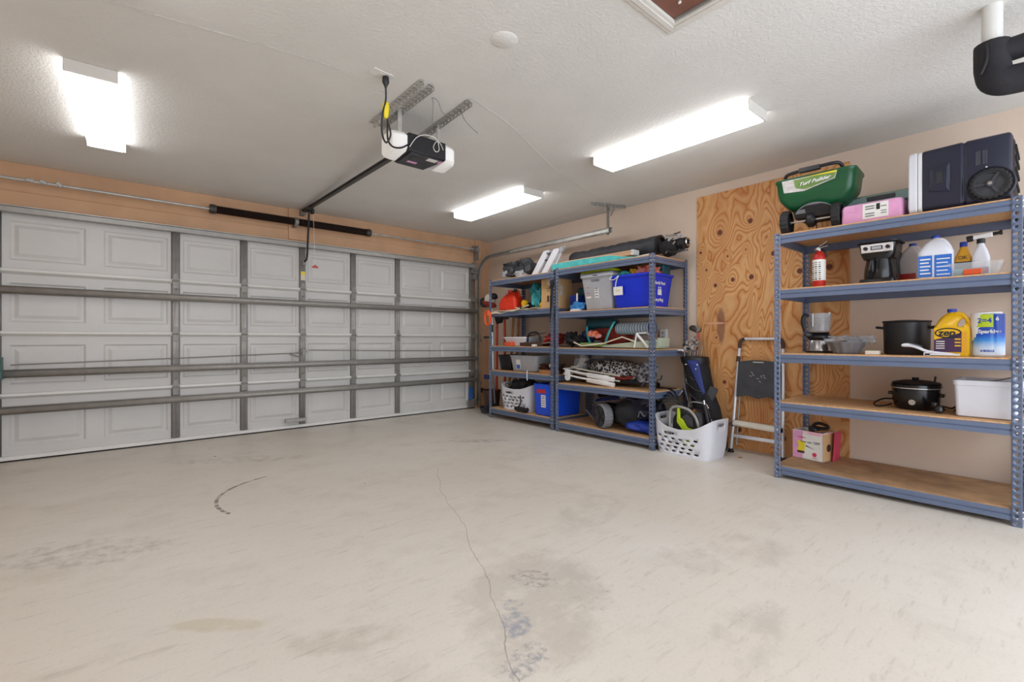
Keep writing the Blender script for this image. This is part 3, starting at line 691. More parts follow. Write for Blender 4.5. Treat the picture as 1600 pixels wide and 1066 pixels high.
put('skirt', G().loft([[(.13*math.cos(a), -.10-.05*math.sin(a), .115+.09*math.sin(a)) for a in [PI*i/14 for i in range(15)]], [(.115*math.cos(a), .06-.04*math.sin(a), .115+.08*math.sin(a)) for a in [PI*i/14 for i in range(15)]]]), 'mid_grey', sp, solid=.004)
g = G(); g.loft([[(-.14, -.12, .16), (-.05, -.15, .19), (.05, -.15, .19), (.14, -.12, .16), (.13, -.11, .11), (-.13, -.11, .11)], [(-.12, .08, .16), (-.05, .10, .19), (.05, .10, .19), (.12, .08, .16), (.10, .08, .10), (-.10, .08, .10)]])
put('frame', g, 'black', sp, bev=.004)
put('axle', G().cyl((-.19, -.085, .094), (.135, -.085, .094), .007, n=10), 'galv_light', sp)
put('gearbox', G().lathe([(0, -.028), (.036, -.028), (.055, -.014), (.055, .014), (.04, .03), (0, .03)], (-.03, -.085, .094), 20, 'X').cyl((-.03, -.085, .09), (-.03, -.085, .16), .012), 'black', sp)
put('hook_wire', G().tube([(-.005, -.05, .06), (0, -.06, .02), (.008, -.06, .012)], .003), 'iron', sp)
def tread_wheel(r, w, lugs, spokes, tm='rubber', hubm='black'):
    tg = G(); n = lugs*2; rings = []
    for x, k in ((-w/2, .93), (-w*.35, 1), (w*.35, 1), (w/2, .93)):
        rings.append([(x, (r*k-(.004 if (i % 4) < 2 else 0))*math.cos(2*PI*i/(n*2)), (r*k-(.004 if (i % 4) < 2 else 0))*math.sin(2*PI*i/(n*2))) for i in range(n*2)])
    inner = [[(x, r*.80*math.cos(2*PI*i/(n*2)), r*.80*math.sin(2*PI*i/(n*2))) for i in range(n*2)] for x in (w/2, -w/2)]
    R = rings + inner + [rings[0]]; tg.loft(R, False)
    hg = G(); hg.lathe([(r*.80, -w*.25), (r*.80, w*.25), (r*.72, w*.25), (r*.72, -w*.25), (r*.8, -w*.25)], n=28, axis='X', cap=False)
    hg.lathe([(0, -w*.5), (r*.2, -w*.5), (r*.22, 0), (r*.2, w*.5), (0, w*.5)], n=16, axis='X')
    for i in range(spokes):
        a = 2*PI*i/spokes; hg.box((0, r*.46*math.cos(a), r*.46*math.sin(a)), (w*.36, r*.60, r*.16), (a, 0, 0))
    hg.lathe([(0, w*.14), (r*.76, w*.14), (r*.76, w*.2), (0, w*.2)], n=28, axis='X')
    return tg, hg
for x in (-.190, .135):
    tg, hg = tread_wheel(.094, .055, 18, 8)
    w_ = put('wheel', tg, 'rubber', sp, ang=25); w_.location = (x, -.085, .0945); h_ = put('hub', hg, 'black_matte', w_)

pk = thing('wrapped_package', 'pink plastic-wrapped package with paper labels on the top shelf', 'package', (3.99, .832, Z5), -PI/2)
put('wrapping', G().loft([rr(.33, .21, .015, 0), rr(.338, .218, .02, .03), rr(.336, .216, .02, .11), rr(.325, .206, .03, .133)]), 'pink', pk, bev=.004)
lab(pk, 'shipping_label', -.045, .095, .022, .122, -.1095); lab(pk, 'small_label', -.135, -.085, .085, .112, -.1095, 'pink')
for i in range(5): lab(pk, 'barcode', -.03+i*.0, .02, .035+i*.016, .043+i*.016, -.1108, 'mid_grey') if i != 2 else lab(pk, 'barcode', .03, .05, .075, .115, -.1108, 'ink')
for z in (.045, .06, .09): lab(pk, 'print_line', .055, .085, z, z+.006, -.1108, 'mid_grey')
tl = thing('tote_lid', 'translucent teal storage lid lying behind the pink package', 'lid', (4.27, .80, Z5+.003), -PI/2)
put('lid', G().loft([rr(.50, .33, .03, .16), rr(.52, .35, .03, .165), rr(.52, .35, .03, .215), rr(.46, .30, .03, .235)]).bb(-.22, .22, -.12, .12, 0, .16), 'teal_clear', tl, bev=.004)
put('latch', G().bb(-.10, .06, -.182, -.165, .185, .215), 'dark_grey', tl, bev=.003)

cl = thing('cooler', 'navy wheeled cooler with white lid lying on its side on top shelf', 'cooler', (4.075, .40, Z5+.004), -PI/2)
# local x: from lid (left) to the cooler's bottom (right)
def cr(x, d, h, r=.03): return [(x, a, b+.195) for a, b, _ in [(p[0], p[1], 0) for p in rr(d, h, r, 0, 5)]]
put('body', G().loft([cr(-.168, .415, .375), cr(-.16, .42, .38), cr(.012, .43, .385), cr(.018, .418, .374), cr(.028, .418, .374), cr(.034, .43, .385), cr(.205, .43, .38), cr(.215, .42, .37), cr(.222, .38, .34)]), 'blue_navy', cl, bev=.003)
put('liner_rim', G().loft([cr(-.188, .42, .378), cr(-.168, .42, .378)]), 'white', cl, bev=.004)
put('lid', G().loft([cr(-.236, .40, .36, .04), cr(-.230, .42, .38), cr(-.194, .425, .385), cr(-.190, .41, .37)]), 'white_plastic', cl, bev=.003)
g = G(); g.loft([[(-.135, -.216, .12), (-.035, -.216, .10), (-.035, -.216, .285), (-.135, -.216, .265)], [(-.12, -.230, .14), (-.05, -.230, .13), (-.05, -.230, .255), (-.12, -.230, .245)]])
put('side_handle', g, 'blue_navy', cl, bev=.003); put('grip_slot', G().bb(-.10, -.068, -.2315, -.229, .155, .235), 'black', cl, bev=.0005)
for i in range(8): pass
g = G()
for i in range(6): g.bb(-.098, -.070, -.234, -.231, .160+i*.012, .166+i*.012)
put('grip_ribs', g, 'dark_grey', cl)
g = G()
for i, x in enumerate((.075, .082, .089, .104, .111, .118)): g.bb(x, x+.0016, -.2175, -.2150, .225, .305)
put('moulded_ribs', g, 'mid_grey', cl)
put('rivet', G().cyl((.118, -.214, .205), (.118, -.219, .205), .0045, n=8), 'white', cl)
put('wheel_arch', G().lathe([(.098, -.012), (.104, -.006), (.104, .006), (.098, .006)], (.135, -.212, .098), 32, 'Y', cap=False), 'blue_navy', cl)
put('wheel_well', G().cyl((.135, -.2155, .098), (.135, -.2165, .098), .097, n=32), 'black', cl)
g = G(); g.loft([cr(.2225, .36, .32), cr(.228, .34, .30)])
for z in (.1, .17, .24, .3): g.bb(.228, .236, -.15, .15, z, z+.02)
put('base', g, 'black_matte', cl)
tg, hg = tread_wheel(.088, .036, 22, 3)
w_ = put('wheel', tg, 'rubber', cl, ang=25); w_.location = (.135, -.236, .098); w_.rotation_euler = (0, 0, PI/2); put('hub', hg, 'dark_grey', w_)
put('hub_cap', G().cyl((.135, -.254, .098), (.135, -.260, .098), .01, n=12), 'steel', cl)

# ------------------------------------------------------------------ RACK C, second shelf from top
ex = thing('fire_extinguisher', 'small red fire extinguisher standing on the shelf with white label', 'fire extinguisher', (3.95, 1.155, Z4), -PI/2)
put('cylinder', G().lathe([(0, 0), (.037, 0), (.041, .006), (.041, .215), (.036, .24), (.024, .258), (.015, .268), (0, .268)], n=24), 'red', ex)
put('label', G().lathe([(.0415, .05), (.042, .052), (.042, .20), (.0415, .202)], n=24, cap=False), 'paper', ex)
g = G()
for i in range(9):
    for a in (-2.3, -1.75, -1.2): g.box((.0425*math.cos(a), .0425*math.sin(a), .06+i*.015), (.014, .002, .004+.003*(i % 3 == 0)), (0, 0, a+PI/2))
put('label_print', g, 'ink', ex)
put('valve', G().lathe([(.012, .265), (.014, .27), (.014, .29), (.008, .30), (0, .30)], n=12).cyl((-.02, 0, .283), (-.025, -.004, .283), .012), 'steel', ex)
put('lever', G().tube([(-.01, 0, .300), (.02, 0, .312), (.05, 0, .335)], .005).tube([(0, 0, .29), (.03, .0, .296), (.055, 0, .300)], .005), 'steel', ex)
put('hose', G().tube([(.015, 0, .28), (.04, .0, .26), (.043, .005, .22)], .006, smooth=4), 'black', ex)
put('gauge', G().cyl((0, -.012, .282), (0, -.022, .282), .011, n=14), 'white', ex)

cm = thing('coffee_maker', 'black drip coffee maker with steel control panel on the shelf', 'coffee maker', (4.02, .805, Z4), -PI/2)
put('base', G().loft([rr(.20, .24, .03, 0), rr(.205, .245, .03, .01), rr(.195, .235, .03, .03)]), 'black_gloss', cm)
put('tower', G().loft([rr(.185, .10, .02, .03, cy=.06), rr(.17, .09, .02, .15, cy=.065), rr(.20, .12, .02, .21, cy=.05)]), 'black', cm)
put('top_housing', G().loft([rr(.17, .19, .05, .165, cy=.0), rr(.195, .21, .04, .20), rr(.21, .225, .04, .265), rr(.205, .22, .04, .272)]), 'black_gloss', cm)
put('lid', G().loft([rr(.235, .24, .05, .272), rr(.235, .24, .05, .28), rr(.17, .18, .05, .288)]), 'black', cm)
put('carafe', G().lathe([(0, .030), (.086, .030), (.090, .05), (.086, .10), (.076, .16), (.074, .20), (0, .20)], (0, -.02, 0), 28), 'black_gloss', cm)
put('carafe_handle', G().tube([(-.02, -.09, .16), (-.02, -.125, .15), (-.02, -.13, .09), (-.02, -.10, .06)], .008, smooth=4), 'black', cm)
put('control_panel', G().prism([(-.085, .205), (.085, .205), (.09, .265), (-.09, .265)], 'Y', -.118, -.1075), 'steel', cm, bev=.003)
put('display', G().bb(-.032, .032, -.1205, -.118, .222, .248), 'ink', cm); put('display_glass', G().bb(-.026, .026, -.1215, -.1205, .226, .244), 'light_grey', cm)
for x in (-.06, .06): put('knob', G().cyl((x, -.118, .235), (x, -.128, .235), .012, n=14), 'black', cm)

def jug(t, w, d, h, m, capm, lift=0, handle=True, caph=.02):
    g = G(); g.loft([rr(w*.92, d*.92, .02, 0), rr(w, d, .03, .012), rr(w, d, .035, h*.62), rr(w*.92, d*.9, .04, h*.70), rr(w*.62, d*.62, .03, h*.85), rr(.05, .05, .024, h*.93), rr(.036, .036, .018, h*.945), rr(.036, .036, .018, h*.97)])
    b = put('bottle', g, m, t)
    if handle: put('handle', G().tube([(w*.02, -d*.10, h*.93), (w*.22, -d*.15, h*.88), (w*.38, -d*.2, h*.72), (w*.40, -d*.2, h*.6)], .011, 8, smooth=5), m, t)
    put('cap', G().lathe([(0, h*.955), (.021, h*.955), (.0215, h), (.018, h+.004), (0, h+.004)], n=18), capm, t)
    return b
j1 = thing('bleach_jug', 'white jug with blue cap and red label, behind the jug with blue label', 'jug', (4.20, .665, Z4), -PI/2-.1)
jug(j1, .155, .11, .275, 'white_plastic', 'royal'); lab(j1, 'label', -.06, .03, .02, .07, -.0565, 'red')
j2 = thing('bleach_jug', 'white gallon jug with blue cap and large blue label', 'jug', (3.96, .515, Z4), -PI/2+.05)
jug(j2, .168, .12, .27, 'white_plastic', 'royal')
lab(j2, 'label', -.078, -.012, .012, .145, -.0612, 'label_blue'); lab(j2, 'label', -.002, .078, .005, .145, -.0612, 'label_blue')
for i in range(5): lab(j2, 'print_line', -.07, -.02-.008*(i % 2), .03+i*.022, .038+i*.022, -.0622, 'paper'); lab(j2, 'print_line', .008, .07-.01*(i % 2), .02+i*.024, .026+i*.024, -.0622, 'paper')
y1 = thing('cleaner_bottle', 'orange-yellow bottle with blue cap behind the clear tub', 'bottle', (4.03, .395, Z4), -PI/2)
put('bottle', G().loft([rr(.085, .06, .02, 0), rr(.09, .065, .02, .01), rr(.09, .065, .02, .11), rr(.05, .05, .02, .165), rr(.032, .032, .015, .19), rr(.03, .03, .015, .205)]), 'mustard', y1)
put('cap', G().lathe([(0, .195), (.018, .195), (.018, .225), (0, .225)], n=14), 'royal', y1); lab(y1, 'label', -.04, .04, .05, .10, -.0335, 'ink'); text('lettering', 'OK', .03, (0, -.035, .125), 'brown', y1)
sb = thing('spray_bottle', 'white hose-end sprayer bottle with black and white nozzle in the clear tub', 'spray bottle', (3.99, .315, Z4+.004), -PI/2)
put('bottle', G().loft([rr(.075, .045, .02, 0), rr(.08, .05, .02, .01), rr(.078, .05, .02, .11), rr(.055, .04, .018, .155), rr(.032, .032, .015, .185), rr(.03, .03, .015, .20)]), 'white_plastic', sb)
put('collar', G().lathe([(0, .195), (.019, .195), (.019, .222), (0, .222)], n=14), 'black', sb)
put('nozzle', G().loft([[(x, y*.013, z+.236+x*.12) for y, z in ((-1, -.012), (1, -.012), (1, .014), (-1, .014))] for x in (-.035, .05)]), 'white', sb, bev=.004)
put('nozzle_cap', G().cyl((-.062, 0, .228), (-.035, 0, .232), .018, n=14), 'black', sb); put('hose_coupling', G().cyl((.05, 0, .244), (.085, 0, .248), .010, n=12).cyl((.078, 0, .248), (.09, 0, .249), .014, n=12), 'black', sb)
lab(sb, 'label', -.032, .034, .012, .05, -.0256, 'ink_blue'); lab(sb, 'label_mark', .01, .03, .02, .045, -.0268, 'red')
tb = thing('clear_tub', 'shallow clear plastic tub holding the sprayer at the right end of the shelf', 'tub', (4.0, .345, Z4), -PI/2)
put('tub', bin_mesh(.20, .17, .25, .21, .082, .03, .002, .006, .006), 'clear', tb)
ct = tag(put('cloth', G().blob((0, 0, .025), (.11, .07, .05), .2, 8, 3, 2), 'teal_light'), 'folded teal sponge cloth inside the clear tub', 'cloth'); place(ct, (3.985, .415, Z4+.006))
ct = tag(put('sponge', G().box((0, 0, .02), (.08, .05, .035)), 'orange', bev=.004), 'orange sponge lying in the clear tub', 'sponge'); place(ct, (3.93, .345, Z4+.006))

# ------------------------------------------------------------------ RACK C, middle shelf
fp = thing('food_processor', 'food processor with steel base and clear bowl on middle shelf', 'food processor', (4.16, 1.215, Z3), -PI/2)
put('base', G().lathe([(0, 0), (.088, 0), (.09, .012), (.082, .016), (.074, .085), (.066, .10), (0, .10)], n=28, sy=.9), 'steel', fp)
put('foot_ring', G().lathe([(0, -.0), (.093, -.0), (.094, .01), (.088, .014), (0, .014)], n=28, sy=.9), 'black', fp)
put('drive_collar', G().lathe([(0, .10), (.07, .10), (.082, .115), (.08, .13), (.06, .145), (.074, .155), (0, .155)], n=24), 'black', fp)
put('lock_tab', G().box((-.05, -.05, .135), (.07, .04, .03), (0, .3, .5)), 'black', fp, bev=.005); put('lock_tab', G().box((.06, -.02, .125), (.06, .04, .02)), 'black', fp, bev=.005)
put('bowl', G().lathe([(0, .156), (.062, .156), (.07, .165), (.078, .30), (.079, .302), (.076, .302), (.066, .17), (0, .165)], n=28), 'smoke', fp)
put('handle', G().tube([(-.055, -.045, .285), (-.085, -.07, .285), (-.092, -.075, .23), (-.08, -.06, .17)], .012, 8, smooth=5), 'black', fp)
put('lid_knob', G().cyl((.07, -.03, .29), (.08, -.04, .305), .006).cyl((-.02, -.078, .20), (-.02, -.078, .30), .004), 'white', fp)
bp = thing('bundt_pan', 'fluted grey bundt pan holding crumpled clear plastic bag', 'baking pan', (4.03, 1.005, Z3), -PI/2)
R = []
for z, k in ((0, .074), (.012, .082), (.075, .112), (.082, .125), (.086, .126), (.084, .108), (.02, .076)):
    R.append([((k*(1+.045*math.cos(a*12)*(1 if z < .08 else 0)))*math.cos(a), (k*(1+.045*math.cos(a*12)*(1 if z < .08 else 0)))*math.sin(a), z) for a in [2*PI*i/72 for i in range(72)]])
put('pan', G().loft(R), 'mid_grey', bp, ang=60); put('centre_tube', G().cyl((0, 0, .02), (0, 0, .10), .022, .016, cap=False), 'dark_grey', bp)
pb = tag(put('plastic_bag', G().blob((-.02, -.01, .065), (.19, .17, .06), .35, 14, 5, 3).blob((.10, .03, .07), (.12, .12, .05), .4, 14, 9, 3), 'smoke'), 'crumpled clear plastic bag resting in the bundt pan', 'plastic bag'); place(pb, (4.03, 1.005, Z3+.03))
bo = tag(put('small_box', G().box((0, 0, .013), (.075, .05, .026)), 'off_white', bev=.002), 'tiny flat cream box beside the black stock pot', 'box'); place(bo, (3.90, .825, Z3))
po = thing('stock_pot', 'tall black stock pot with side handles on the middle shelf', 'pot', (4.12, .685, Z3), -PI/2)
g = G(); g.lathe([(0, 0), (.115, 0), (.122, .01), (.126, .215), (.132, .222), (.130, .228), (.122, .222), (.116, .02), (0, .015)], n=40); put('pot_body', g, 'black', po)
put('lid', G().lathe([(0, .235), (.05, .234), (.118, .226), (.128, .219), (0, .219)], n=40), 'black', po)
for s in (-1, 1): put('handle', G().tube([(s*.122, -.035, .18), (s*.155, -.03, .185), (s*.16, 0, .185), (s*.155, .03, .185), (s*.122, .035, .18)], .009, 8, smooth=4), 'black', po)
sc_ = thing('scoop', 'white curved plastic scoop lying in front of the stock pot', 'scoop', (3.875, .535, Z3+.006), -PI/2)
pts = [(-.135, .058, .018), (-.11, .062, .022), (-.075, .058, .020), (-.04, .038, .016), (-.01, .018, .015), (.06, .012, .013), (.13, .006, .008)]
R = []
for x, z, r in pts: R.append([(x+r*.25*math.cos(a), r*1.1*math.cos(a)*.8, z+r*.62*math.sin(a)) for a in [2*PI*i/12 for i in range(12)]])
put('scoop', G().loft(R), 'white_plastic', sc_, sub=1)
put('hinge_strip', G().tube([(-.03, -.018, .052), (-.06, -.02, .064), (-.09, -.02, .074)], .004), 'dark_grey', sc_)
put('support_ribs', G().box((.06, 0, .004), (.16, .02, .010)).box((-.01, .0, .006), (.03, .02, .02)), 'white_plastic', sc_)
zp = thing('cleaner_jug', 'yellow gallon jug of cleaner with blue cap and dark label', 'jug', (3.965, .44, Z3), -PI/2+.05)
g = G(); w, d = .165, .115
g.loft([rr(w*.95, d*.92, .02, 0), rr(w, d, .028, .012), rr(w, d, .028, .165), rr(w*.93, d*.9, .03, .19), rr(w*.60, d*.6, .03, .242), rr(.05, .05, .024, .262), rr(.036, .036, .018, .268), rr(.036, .036, .018, .275)])
ob = put('bottle', g, 'yellow', zp); cut(ob, G().loft([[(x+.046, y, z+.205) for x, z in [(.020*math.cos(a)+.010*math.sin(a), .028*math.sin(a)) for a in [2*PI*i/16 for i in range(16)]]] for y in (-.1, .1)]))
put('handle', G().tube([(.015, -.01, .262), (.045, -.012, .255), (.068, -.012, .225), (.077, -.012, .185)], .012, 8, smooth=5), 'yellow', zp)
put('cap', G().lathe([(0, .270), (.022, .270), (.0225, .290), (0, .292)], n=18), 'royal', zp)
lab(zp, 'label', -.079, .070, .025, .175, -.0578, 'yellow'); put('label_dark', G().prism([(-.079, .025), (.045, .025), (.045, .145), (-.02, .118), (-.079, .10)], 'Y', -.0595, -.058), 'purple', zp)
put('label_dark', G().prism([(.045, .025), (.07, .025), (.07, .155), (.045, .145)], 'Y', -.0595, -.058), 'mustard', zp)
put('logo_ring', G().tube([(-.015+.058*math.cos(a), -.0600, .142+.028*math.sin(a)) for a in [2*PI*i/28 for i in range(28)]], .0035, 6, closed=True), 'ink', zp)
text('lettering', 'zep', .056, (-.022, -.0605, .142), 'ink', zp, shear=.15, bold=.0015)
for i in range(4): lab(zp, 'print_line', -.07, -.03, .045+i*.014, .051+i*.014, -.0605, 'paper_grey')
for i in range(3): lab(zp, 'print_line', .015, .042, .06+i*.02, .068+i*.02, -.0605, 'yellow')
pt = thing('paper_towel_roll', 'wrapped roll of paper towels in blue and green wrapper beside yellow jug', 'paper towels', (3.965, .283, Z3), -PI/2)
put('roll', G().lathe([(0, 0), (.060, 0), (.068, .008), (.070, .25), (.066, .262), (.02, .268), (0, .266)], n=36), 'white', pt).rotation_euler = (0, -.03, 0)
wr = bpy.data.materials.new('towel_wrapper'); wr.use_nodes = True; tt = NT(wr); vv = tt.coord(); ss = tt.node('ShaderNodeSeparateXYZ'); tt.link(vv, ss.inputs[0])
cc = tt.ramp(tt.math('MULTIPLY_ADD', ss.outputs[2], 3.9, tt.math('MULTIPLY', tt.noise(vv, 30, 3), .05)), [(.0, lin('#dfe6ee')), (.22, lin('#c8d9ec')), (.40, lin('#3f8fd6')), (.50, lin('#1558bd')), (.62, lin('#0e3f9f')), (1, lin('#123f96'))])
tt.link(cc, tt.b.inputs['Base Color']); tt.b.inputs['Roughness'].default_value = .25; M['wrapper'] = wr
put('wrapper', G().lathe([(.0705, .010), (.0710, .012), (.0718, .25), (.0705, .252)], n=36, cap=False), 'wrapper', pt)
def cylpatch(r, a0, a1, z0, z1, n=8): return G().sheet(n, 1, lambda u, v: (r*math.cos(a0+(a1-a0)*u), r*math.sin(a0+(a1-a0)*u), z0+(z1-z0)*v))
put('banner', cylpatch(.0724, -2.35, -1.2, .175, .25), 'green_yel', pt)
def cyltext(name, s, size, r, ac, z, m, par):
    o = text(name, s, size, (0, 0, 0), m, par, rot=(0, 0, 0), bold=.0008)
    for v in o.data.vertices:
        a = ac+v.co.x/r; k = r+v.co.z; v.co = Vector((k*math.cos(a), k*math.sin(a), z+v.co.y))
    return o
cyltext('lettering', '2=4', .040, .0730, -1.72, .212, 'royal', pt); cyltext('lettering', '6', .03, .0722, -.95, .222, 'white', pt)
cyltext('lettering', 'Sparkle', .029, .0722, -1.50, .148, 'white', pt); cyltext('lettering', '6 ROLLS', .016, .0722, -1.55, .035, 'ink_blue', pt)
cyltext('lettering', ': : :', .02, .0722, -.85, .15, 'white', pt)

# ------------------------------------------------------------------ RACK C, second from bottom
sk = thing('slow_cooker', 'round black slow cooker with silver rim line and domed lid', 'slow cooker', (4.115, .635, Z2), -PI/2)
put('body', G().lathe([(0, 0), (.10, 0), (.112, .012), (.126, .06), (.128, .135), (.124, .14), (0, .14)], n=40), 'black_gloss', sk)
put('rim_band', G().lathe([(.124, .138), (.132, .140), (.133, .147), (.124, .149)], n=40, cap=False), 'steel', sk)
put('crock_rim', G().lathe([(.126, .148), (.133, .15), (.132, .165), (.12, .168), (0, .168)], n=40), 'black_gloss', sk)
put('lid', G().lathe([(.124, .168), (.13, .172), (.122, .180), (.07, .192), (0, .196)], n=40), 'black', sk); put('lid_knob', G().cyl((0, -.02, .192), (0, -.02, .212), .016, .02), 'black_gloss', sk)
put('serving_utensil', G().cyl((.09, .02, .17), (.096, .02, .222), .006), 'black', sk)
for s in (-1, 1): put('handle', G().box((s*.13, 0, .10), (.03, .07, .022)), 'black_gloss', sk, bev=.006)
put('dial', G().cyl((0, -.124, .055), (0, -.137, .055), .018, n=18), 'steel', sk)
cd = tag(put('power_cord', G().tube([(-.13, -.0, .02), (-.165, -.04, .008), (-.20, -.07, .006), (-.22, -.03, .02), (-.19, .03, .045), (-.14, .06, .05), (0, .16, .03), (.12, .10, .02), (.19, -.02, .03), (.235, .03, .11), (.27, .08, .16), (.25, .06, .10), (.19, 0, .008)], .0055, 7, smooth=6), 'black'), 'black cord looping beside the slow cooker', 'cord'); place(cd, (4.115, .635, Z2))
pg = tag(put('lock_clip', G().blob((0, 0, .028), (.055, .05, .05), .12, 6, 4, 2).blob((-.02, -.01, .055), (.035, .035, .04), .1, 6, 6, 2), 'black_gloss'), 'glossy black clip lying right of the slow cooker', 'clip'); place(pg, (3.95, .50, Z2))
wb = thing('storage_bin', 'white open storage bin at the right end of the shelf', 'bin', (4.075, .287, Z2), -PI/2)
put('bin', bin_mesh(.265, .32, .28, .34, .222, .022, .004, .007, .03), 'white_plastic', wb)
tl2 = tag(put('tray_lid', G().box((0, 0, 0), (.20, .22, .012), (0, -.32, 0)), 'light_grey', bev=.004), 'grey tray lid sticking up out of the white open bin', 'lid'); place(tl2, (4.10, .27, Z2+.205))

# ------------------------------------------------------------------ RACK C, bottom
cb = thing('tool_carton', 'open pink and white carton with yellow machine picture on the bottom shelf', 'carton', (4.235, 1.278, Z1), -PI/2-.2)
def open_box(w, d, h, th=.004):
    g = G(); g.bb(-w/2, w/2, -d/2, d/2, 0, th); g.bb(-w/2, w/2, -d/2, -d/2+th, 0, h); g.bb(-w/2, w/2, d/2-th, d/2, 0, h); g.bb(-w/2, -w/2+th, -d/2, d/2, 0, h); g.bb(w/2-th, w/2, -d/2, d/2, 0, h); return g
put('carton', open_box(.225, .17, .22), 'box_print', cb)
lab(cb, 'white_panel', -.035, .111, .002, .195, -.0852, 'paper'); lab(cb, 'pink_panel', -.111, -.035, .002, .215, -.0852, 'pink')
put('yellow_picture', G().prism([(-.075, .06), (-.02, .062), (-.016, .13), (-.06, .14), (-.075, .13), (-.064, .10)], 'Y', -.0875, -.0855), 'yellow_bright', cb)
lab(cb, 'picture_base', -.075, -.02, .042, .06, -.0868, 'brown'); put('picture_nozzle', G().prism([(-.012, .110), (.055, .085), (-.008, .100)], 'Y', -.0875, -.0855), 'ink', cb)
text('lettering', 'TURBO', .020, (-.045, -.0870, .165), 'pink_red', cb, shear=.2)
text('lettering', 'wax vac 1200', .026, (.02, -.0872, .135), 'ink', cb, shear=.3)
put('seal', G().cyl((.055, -.0855, .045), (.055, -.0875, .045), .016, n=20), 'pink_red', cb); text('lettering', 'Quality', .012, (.055, -.0875, .02), 'pink_red', cb)
put('side_panel', G().bb(.1126, .1136, -.08, .08, .002, .21), 'cardboard_light', cb)
put('side_picture', G().lathe([(0, .1140), (.03, .1140), (.03, .1142), (0, .1142)], (0, 0, .10), 16, 'X'), 'brown', cb)
put('flap', G().box((.06, .02, .222), (.10, .12, .003), (0, -.08, 0)), 'cardboard_light', cb)
vt = thing('hand_vacuum', 'black hand tool poking out of the open carton', 'hand tool', (4.235, 1.268, Z1+.02), -PI/2-.2)
put('body', G().blob((-.01, 0, .13), (.10, .10, .14), .08, 4, 2, 3), 'yellow_bright', vt); put('motor_cap', G().blob((.0, -.01, .205), (.075, .07, .07), .1, 5, 7, 3), 'black', vt)
put('handle', G().tube([(-.02, 0, .21), (.0, 0, .25), (.04, 0, .262), (.09, 0, .25), (.10, 0, .235), (.06, 0, .225), (.02, 0, .225)], .012, 8, smooth=5), 'black', vt)
fo = tag(put('folder', G().box((0, 0, .11), (.004, .16, .22), (0, .06, 0)), 'pink_red'), 'upright dark pink folder leaning behind the open carton', 'folder'); place(fo, (4.30, 1.135, Z1))

# ------------------------------------------------------------------ RACK B, top
Z1, Z2, Z3, Z4, Z5 = [z+.002 for z in TB]
te = tag(put('foam_board', G().loft([[(x, -d/2, 0), (x, d/2, 0), (x, d/2, h*.85), (x, -d/2, h)] for x, d, h in ((-.60, .28, .045), (-.57, .34, .068), (-.1, .36, .066), (.25, .34, .060), (.42, .26, .028), (.62, .2, .012))]), 'aqua', bev=.008), 'long aqua foam board lying along the front of the top shelf', 'foam board'); place(te, (4.04, 3.245, Z5))
put('top_skin', G().loft([[(x, -d/2-.002, h*.98), (x, d/2, h*.84), (x, d/2, h*.86+.003), (x, -d/2-.002, h+.003)] for x, d, h in ((-.60, .28, .045), (-.57, .34, .068), (-.1, .36, .066), (.25, .34, .060), (.42, .26, .028))]), 'off_white', te)
wd = thing('wooden_plank', 'pale wooden plank with white end on the aqua board', 'plank', (4.10, 3.335, Z5+.068), -PI/2)
put('plank', G().bb(-.50, .47, -.05, .05, 0, .050), 'wood_tan', wd, bev=.002); put('painted_end', G().bb(.471, .50, -.052, .052, -.001, .052), 'white', wd, bev=.002); put('knob', G().cyl((.485, -.052, .03), (.485, -.056, .03), .005), 'mid_grey', wd)
br = thing('rolled_canopy', 'long black rolled canopy bag on the top shelf', 'rolled bag', (4.28, 3.22, Z5+.08), -PI/2+.0)
R = []
for i in range(25):
    x = -.62+1.16*i/24; k = 1+.05*math.sin(i*.9)+.04*math.sin(i*2.3); zc = .075+.02*i/24
    R.append([(x, (.100)*k*math.cos(a)*(1+.05*math.sin(3*a+i*.5)), zc+.092*k*math.sin(a)*(1+.04*math.sin(4*a+i))) for a in [2*PI*j/20 for j in range(20)]])
put('bag', G().loft(R), 'dark_grey', br)
put('end_collar', G().lathe([(.08, .52), (.095, .53), (.095, .565), (.07, .57), (.06, .53)], (0, 0, .095), 20, 'X', cap=False), 'black', br)
put('end_collar', G().lathe([(.082, -.635), (.09, -.63), (.09, -.60), (.08, -.60)], (0, 0, .075), 20, 'X', cap=False), 'black', br)
cf = thing('folded_frame', 'tangle of folded steel chair legs sticking out of the black canopy bag', 'folding chair frame', (4.25, 2.53, Z5+.03), -PI/2)
random.seed(4)
for i, (p, q) in enumerate((((-.04, -.03, .21), (.09, -.05, .19)), ((-.06, .03, .17), (.13, .0, .155)), ((-.04, -.07, .13), (.12, -.03, .17)), ((.0, .05, .23), (.08, .03, .235)), ((-.02, -.06, .03), (.08, -.06, .13)), ((.02, 0, .05), (.17, .02, .04)))):
    put('leg_tube', G().cyl(p, q, .009, n=10), 'steel' if i % 2 == 0 else 'chrome', cf)
for (x, y, z) in ((.02, -.06, .15), (.04, -.05, .08), (.10, -.02, .18)): put('joint', G().box((x, y, z), (.03, .03, .045), (.3, .5, 0)), 'light_grey', cf, bev=.004)
put('end_cap', G().lathe([(0, .08), (.05, .08), (.055, .10), (.055, .17), (.035, .175), (0, .15)], (0, 0, .11), 18, 'X'), 'black', cf)
put('hub_ring', G().lathe([(.030, .172), (.042, .178), (.036, .186), (.026, .18)], (0, 0, .12), 16, 'X', cap=False), 'chrome', cf)
put('strap', G().tube([(.0, -.09, .06), (.05, -.1, .025), (.12, -.09, .02), (.17, -.06, .04), (.15, -.04, .09)], .012, 6, smooth=4), 'black', cf)
put('shadow_fabric', G().blob((-.01, .0, .09), (.18, .17, .17), .15, 6, 8, 3), 'black_matte', cf)
